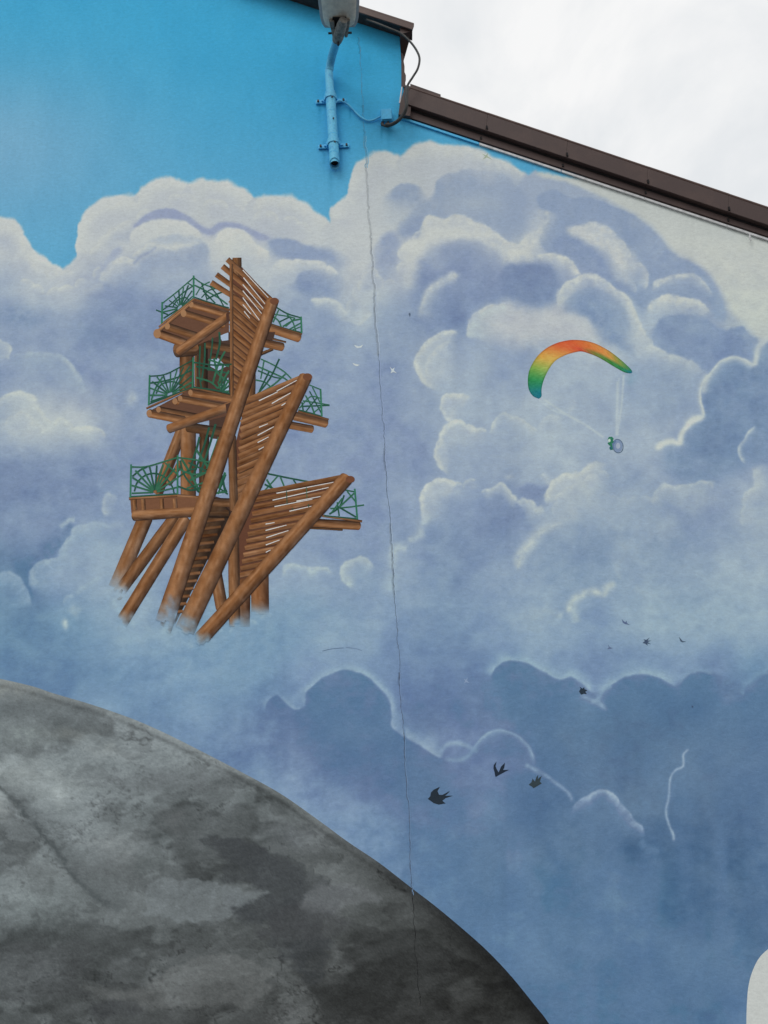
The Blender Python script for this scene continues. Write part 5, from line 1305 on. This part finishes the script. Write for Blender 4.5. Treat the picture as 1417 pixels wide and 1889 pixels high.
for t_, v_ in ((.30, 0), (.56, 0), (.10, 0)):
    c = p_bot.lerp(p_top, t_)
    MB().rings([ring_at(c, PR * 1.125), ring_at(c, PR * 1.15), ring_at(c + Vector((0, 0, .006)), PR * 1.15), ring_at(c + Vector((0, 0, .006)), PR * 1.125)], False, False).build('pole_band', M_PIPE2, lamp, True)
for vpx in (180.5, 263.5):
    t_ = (302 - vpx) / (302 - 138); c = p_bot.lerp(p_top, t_)
    mb = MB()
    mb.rings([ring_at(c + Vector((0, 0, -.022)), PR * 1.2), ring_at(c + Vector((0, 0, -.022)), PR * 1.32), ring_at(c + Vector((0, 0, .022)), PR * 1.32), ring_at(c + Vector((0, 0, .022)), PR * 1.2)], False, False)
    clamp = mb.build('clamp', M_PIPE, lamp, True)
    for sx in (-1, 1):
        ear = MB().box((c.x + sx * (PR * 1.25 + .036), -.010, c.z), .078, .012, .036).build('clamp_ear', M_PIPE2, clamp, bevel=.004)
        for q in (.022, .055):
            MB().tube([(c.x + sx * (PR * 1.25 + q), -.016, c.z), (c.x + sx * (PR * 1.25 + q), -.030, c.z)], .0085, 6).build('bolt', M_BOLT if q > .03 else M_PIPE2, clamp)
        MB().box((c.x + sx * (PR * 1.2 + .006), -.03, c.z), .010, .045, .034).build('clamp_lug', M_PIPE2, clamp, bevel=.003)
for t_ in (.2, .46, .7):
    c = p_bot.lerp(p_top, t_)
    MB().tube([c + Vector((.012, -PR * 1.05, 0)), c + Vector((.014, -PR * 1.3, 0))], .006, 6).build('bolt', M_BOLT, lamp)

# head: socket, housing, rim and lens, pointing out from the wall and a little up
h0 = at(627, 52, .33)
fwd = Vector((.035, -1, .24)).normalized()
rt = Vector((1, 0, 0)); rt = (rt - fwd * rt.dot(fwd)).normalized(); upv = rt.cross(fwd).normalized()
if upv.z < 0: upv = -upv
def H(f, r_, u_): return h0 + fwd * f + rt * r_ + upv * u_
def se(f, w, h, zc, n=28, p=3.2):
    o_ = []
    for k in range(n):
        q = 2 * math.pi * k / n
        c, s = math.cos(q), math.sin(q)
        o_.append(H(f, w * math.copysign(abs(c) ** (2 / p), c), zc + h * math.copysign(abs(s) ** (2 / p), s)))
    return o_
prof = [(-.005, .060, .02, .035), (.0, .085, .035, .035), (.012, .108, .05, .035), (.04, .127, .062, .035), (.09, .139, .068, .038), (.2, .146, .072, .040), (.34, .146, .072, .040), (.46, .138, .064, .040), (.54, .118, .05, .04), (.585, .085, .034, .04), (.60, .05, .018, .04)]
MB().rings([se(*p) for p in prof]).build('lamp_housing', M_LAMP, lamp, True)
# seam rim around the housing and the lens below it
prof2 = [(f, w + .004, .006, -.006) for f, w, h, z in prof[2:-1]]
MB().rings([se(*p) for p in prof2]).build('lamp_rim', M_LAMP_EDGE, lamp, True)
prof3 = [(.285, .02, .01, -.03), (.30, .09, .025, -.032), (.34, .118, .05, -.036), (.40, .12, .06, -.036), (.48, .095, .045, -.034), (.52, .04, .012, -.03)]
MB().rings([se(*p) for p in prof3]).build('lamp_lens', M_GLASS, lamp, True)
lab_ = MB().quad_prism([H(.075, -.002, -.0335), H(.075, .045, -.0335), H(.10, .045, -.034), H(.10, -.002, -.034)], [H(.075, -.002, -.028), H(.075, .045, -.028), H(.10, .045, -.028), H(.10, -.002, -.028)])
lab_.build('rating_plate', principled('pale_plate', (.62, .61, .56), .5), lamp)
# socket
dirA = (armS[-1] - armS[-4]).normalized()
e = armS[-1]
MB().tube([e - dirA * .05, e - dirA * .02, e + dirA * .03, e + dirA * .10, e + dirA * .15], [.036, .042, .042, .038, .030], 14).build('socket', M_SOCKET, lamp, True)
for sx in (-1, 1):
    MB().quad_prism([H(-.045, sx * .034, -.05), H(-.045, sx * .056, -.05), H(.085, sx * .078, -.052), H(.085, sx * .040, -.052)],
                    [H(-.045, sx * .034, .01), H(-.045, sx * .056, .01), H(.085, sx * .078, .0), H(.085, sx * .040, .0)]).build('socket_cheek', M_SOCKET, lamp, bevel=.004)
    MB().tube([H(-.02, sx * .05, -.03), H(-.02, sx * .088, -.03)], .008, 8).build('bolt', M_BOLT, lamp)
MB().quad_prism([H(.03, -.060, -.036), H(.03, .060, -.036), H(.105, .050, -.040), H(.105, -.050, -.040)], [H(.03, -.06, -.030), H(.03, .06, -.030), H(.105, .05, -.030), H(.105, -.05, -.030)]).build('socket_recess_shade', M_DARK, lamp)  # dark plate on the underside, coloured as the shade of the socket cavity
MB().tube([e - dirA * .03 + Vector((.004, 0, -.040)), e - dirA * .03 + Vector((.004, -.004, -.062))], .010, 8).build('bolt', M_BOLT, lamp)

# ------------------------------------------------------------------ junction box and cables
bc = at(713, 215, .028)
jb = thing('junction_box', (bc.x, 0, bc.z), 'small sky-blue junction box on the wall below the roof step', 'junction box')
MB().box((bc.x, -.024, bc.z), .088, .044, .105).build('box_body', M_PIPE2, jb, bevel=.006)
MB().box((bc.x, -.052, bc.z), .080, .010, .097).build('box_lid', M_PIPE2, jb, bevel=.004)
for sx in (-1, 1):
    MB().tube([(bc.x - .012 + sx * .022, -.026, bc.z - .053), (bc.x - .012 + sx * .022, -.026, bc.z - .078)], .011, 10).build('cable_gland', M_BOLT, jb)

def cable(name, pts, r_, mat, label):
    P_ = [tuple(at(*p)) for p in pts]
    o = MB().tube([Vector(p) for p in spline(P_, 7)], r_, 9).build(name, mat, None, True)
    o['label'] = label; o['category'] = 'cable'
    return o
cable('cable', [(616, 194, .05), (622, 187, .045), (630, 187, .03), (642, 193, .02), (652, 203, .015), (664, 215, .014), (678, 222.5, .014), (690, 221, .015), (698, 217, .018), (702, 215, .022)], .0075, M_PIPE, 'thin sky-blue cable sagging along the wall between pipe clamp and junction box')
cable('cable', [(676, 36, .10), (700, 45, .125), (722, 54, .135), (740, 62, .14), (756, 76, .15), (768, 92, .155), (774, 108, .155), (771, 126, .15), (761, 143, .145), (752, 158, .14), (750.5, 175, .135), (751, 192, .13), (748, 206, .11), (739, 220, .08), (727, 229, .05), (715, 233, .04), (707, 231, .035), (704, 228, .03)], .0085, M_CABLE, 'dark cable looping from the upper eave past the roof step into the junction box')
cable('cable', [(751.5, 160, .155), (749.5, 180, .15), (750, 196, .145), (745, 210, .12), (735, 222, .09), (722, 229.5, .06), (712, 230, .045)], .013, M_CABLE, 'short thick dark conduit curving round the verge end above the junction box')
# cable tie hanging from the trim at far right
tie = MB().tube([at(1384, 431, .03), at(1383, 437, .03), at(1385, 444, .028)], .006, 6).build('cable_tie', M_TRIM, building)
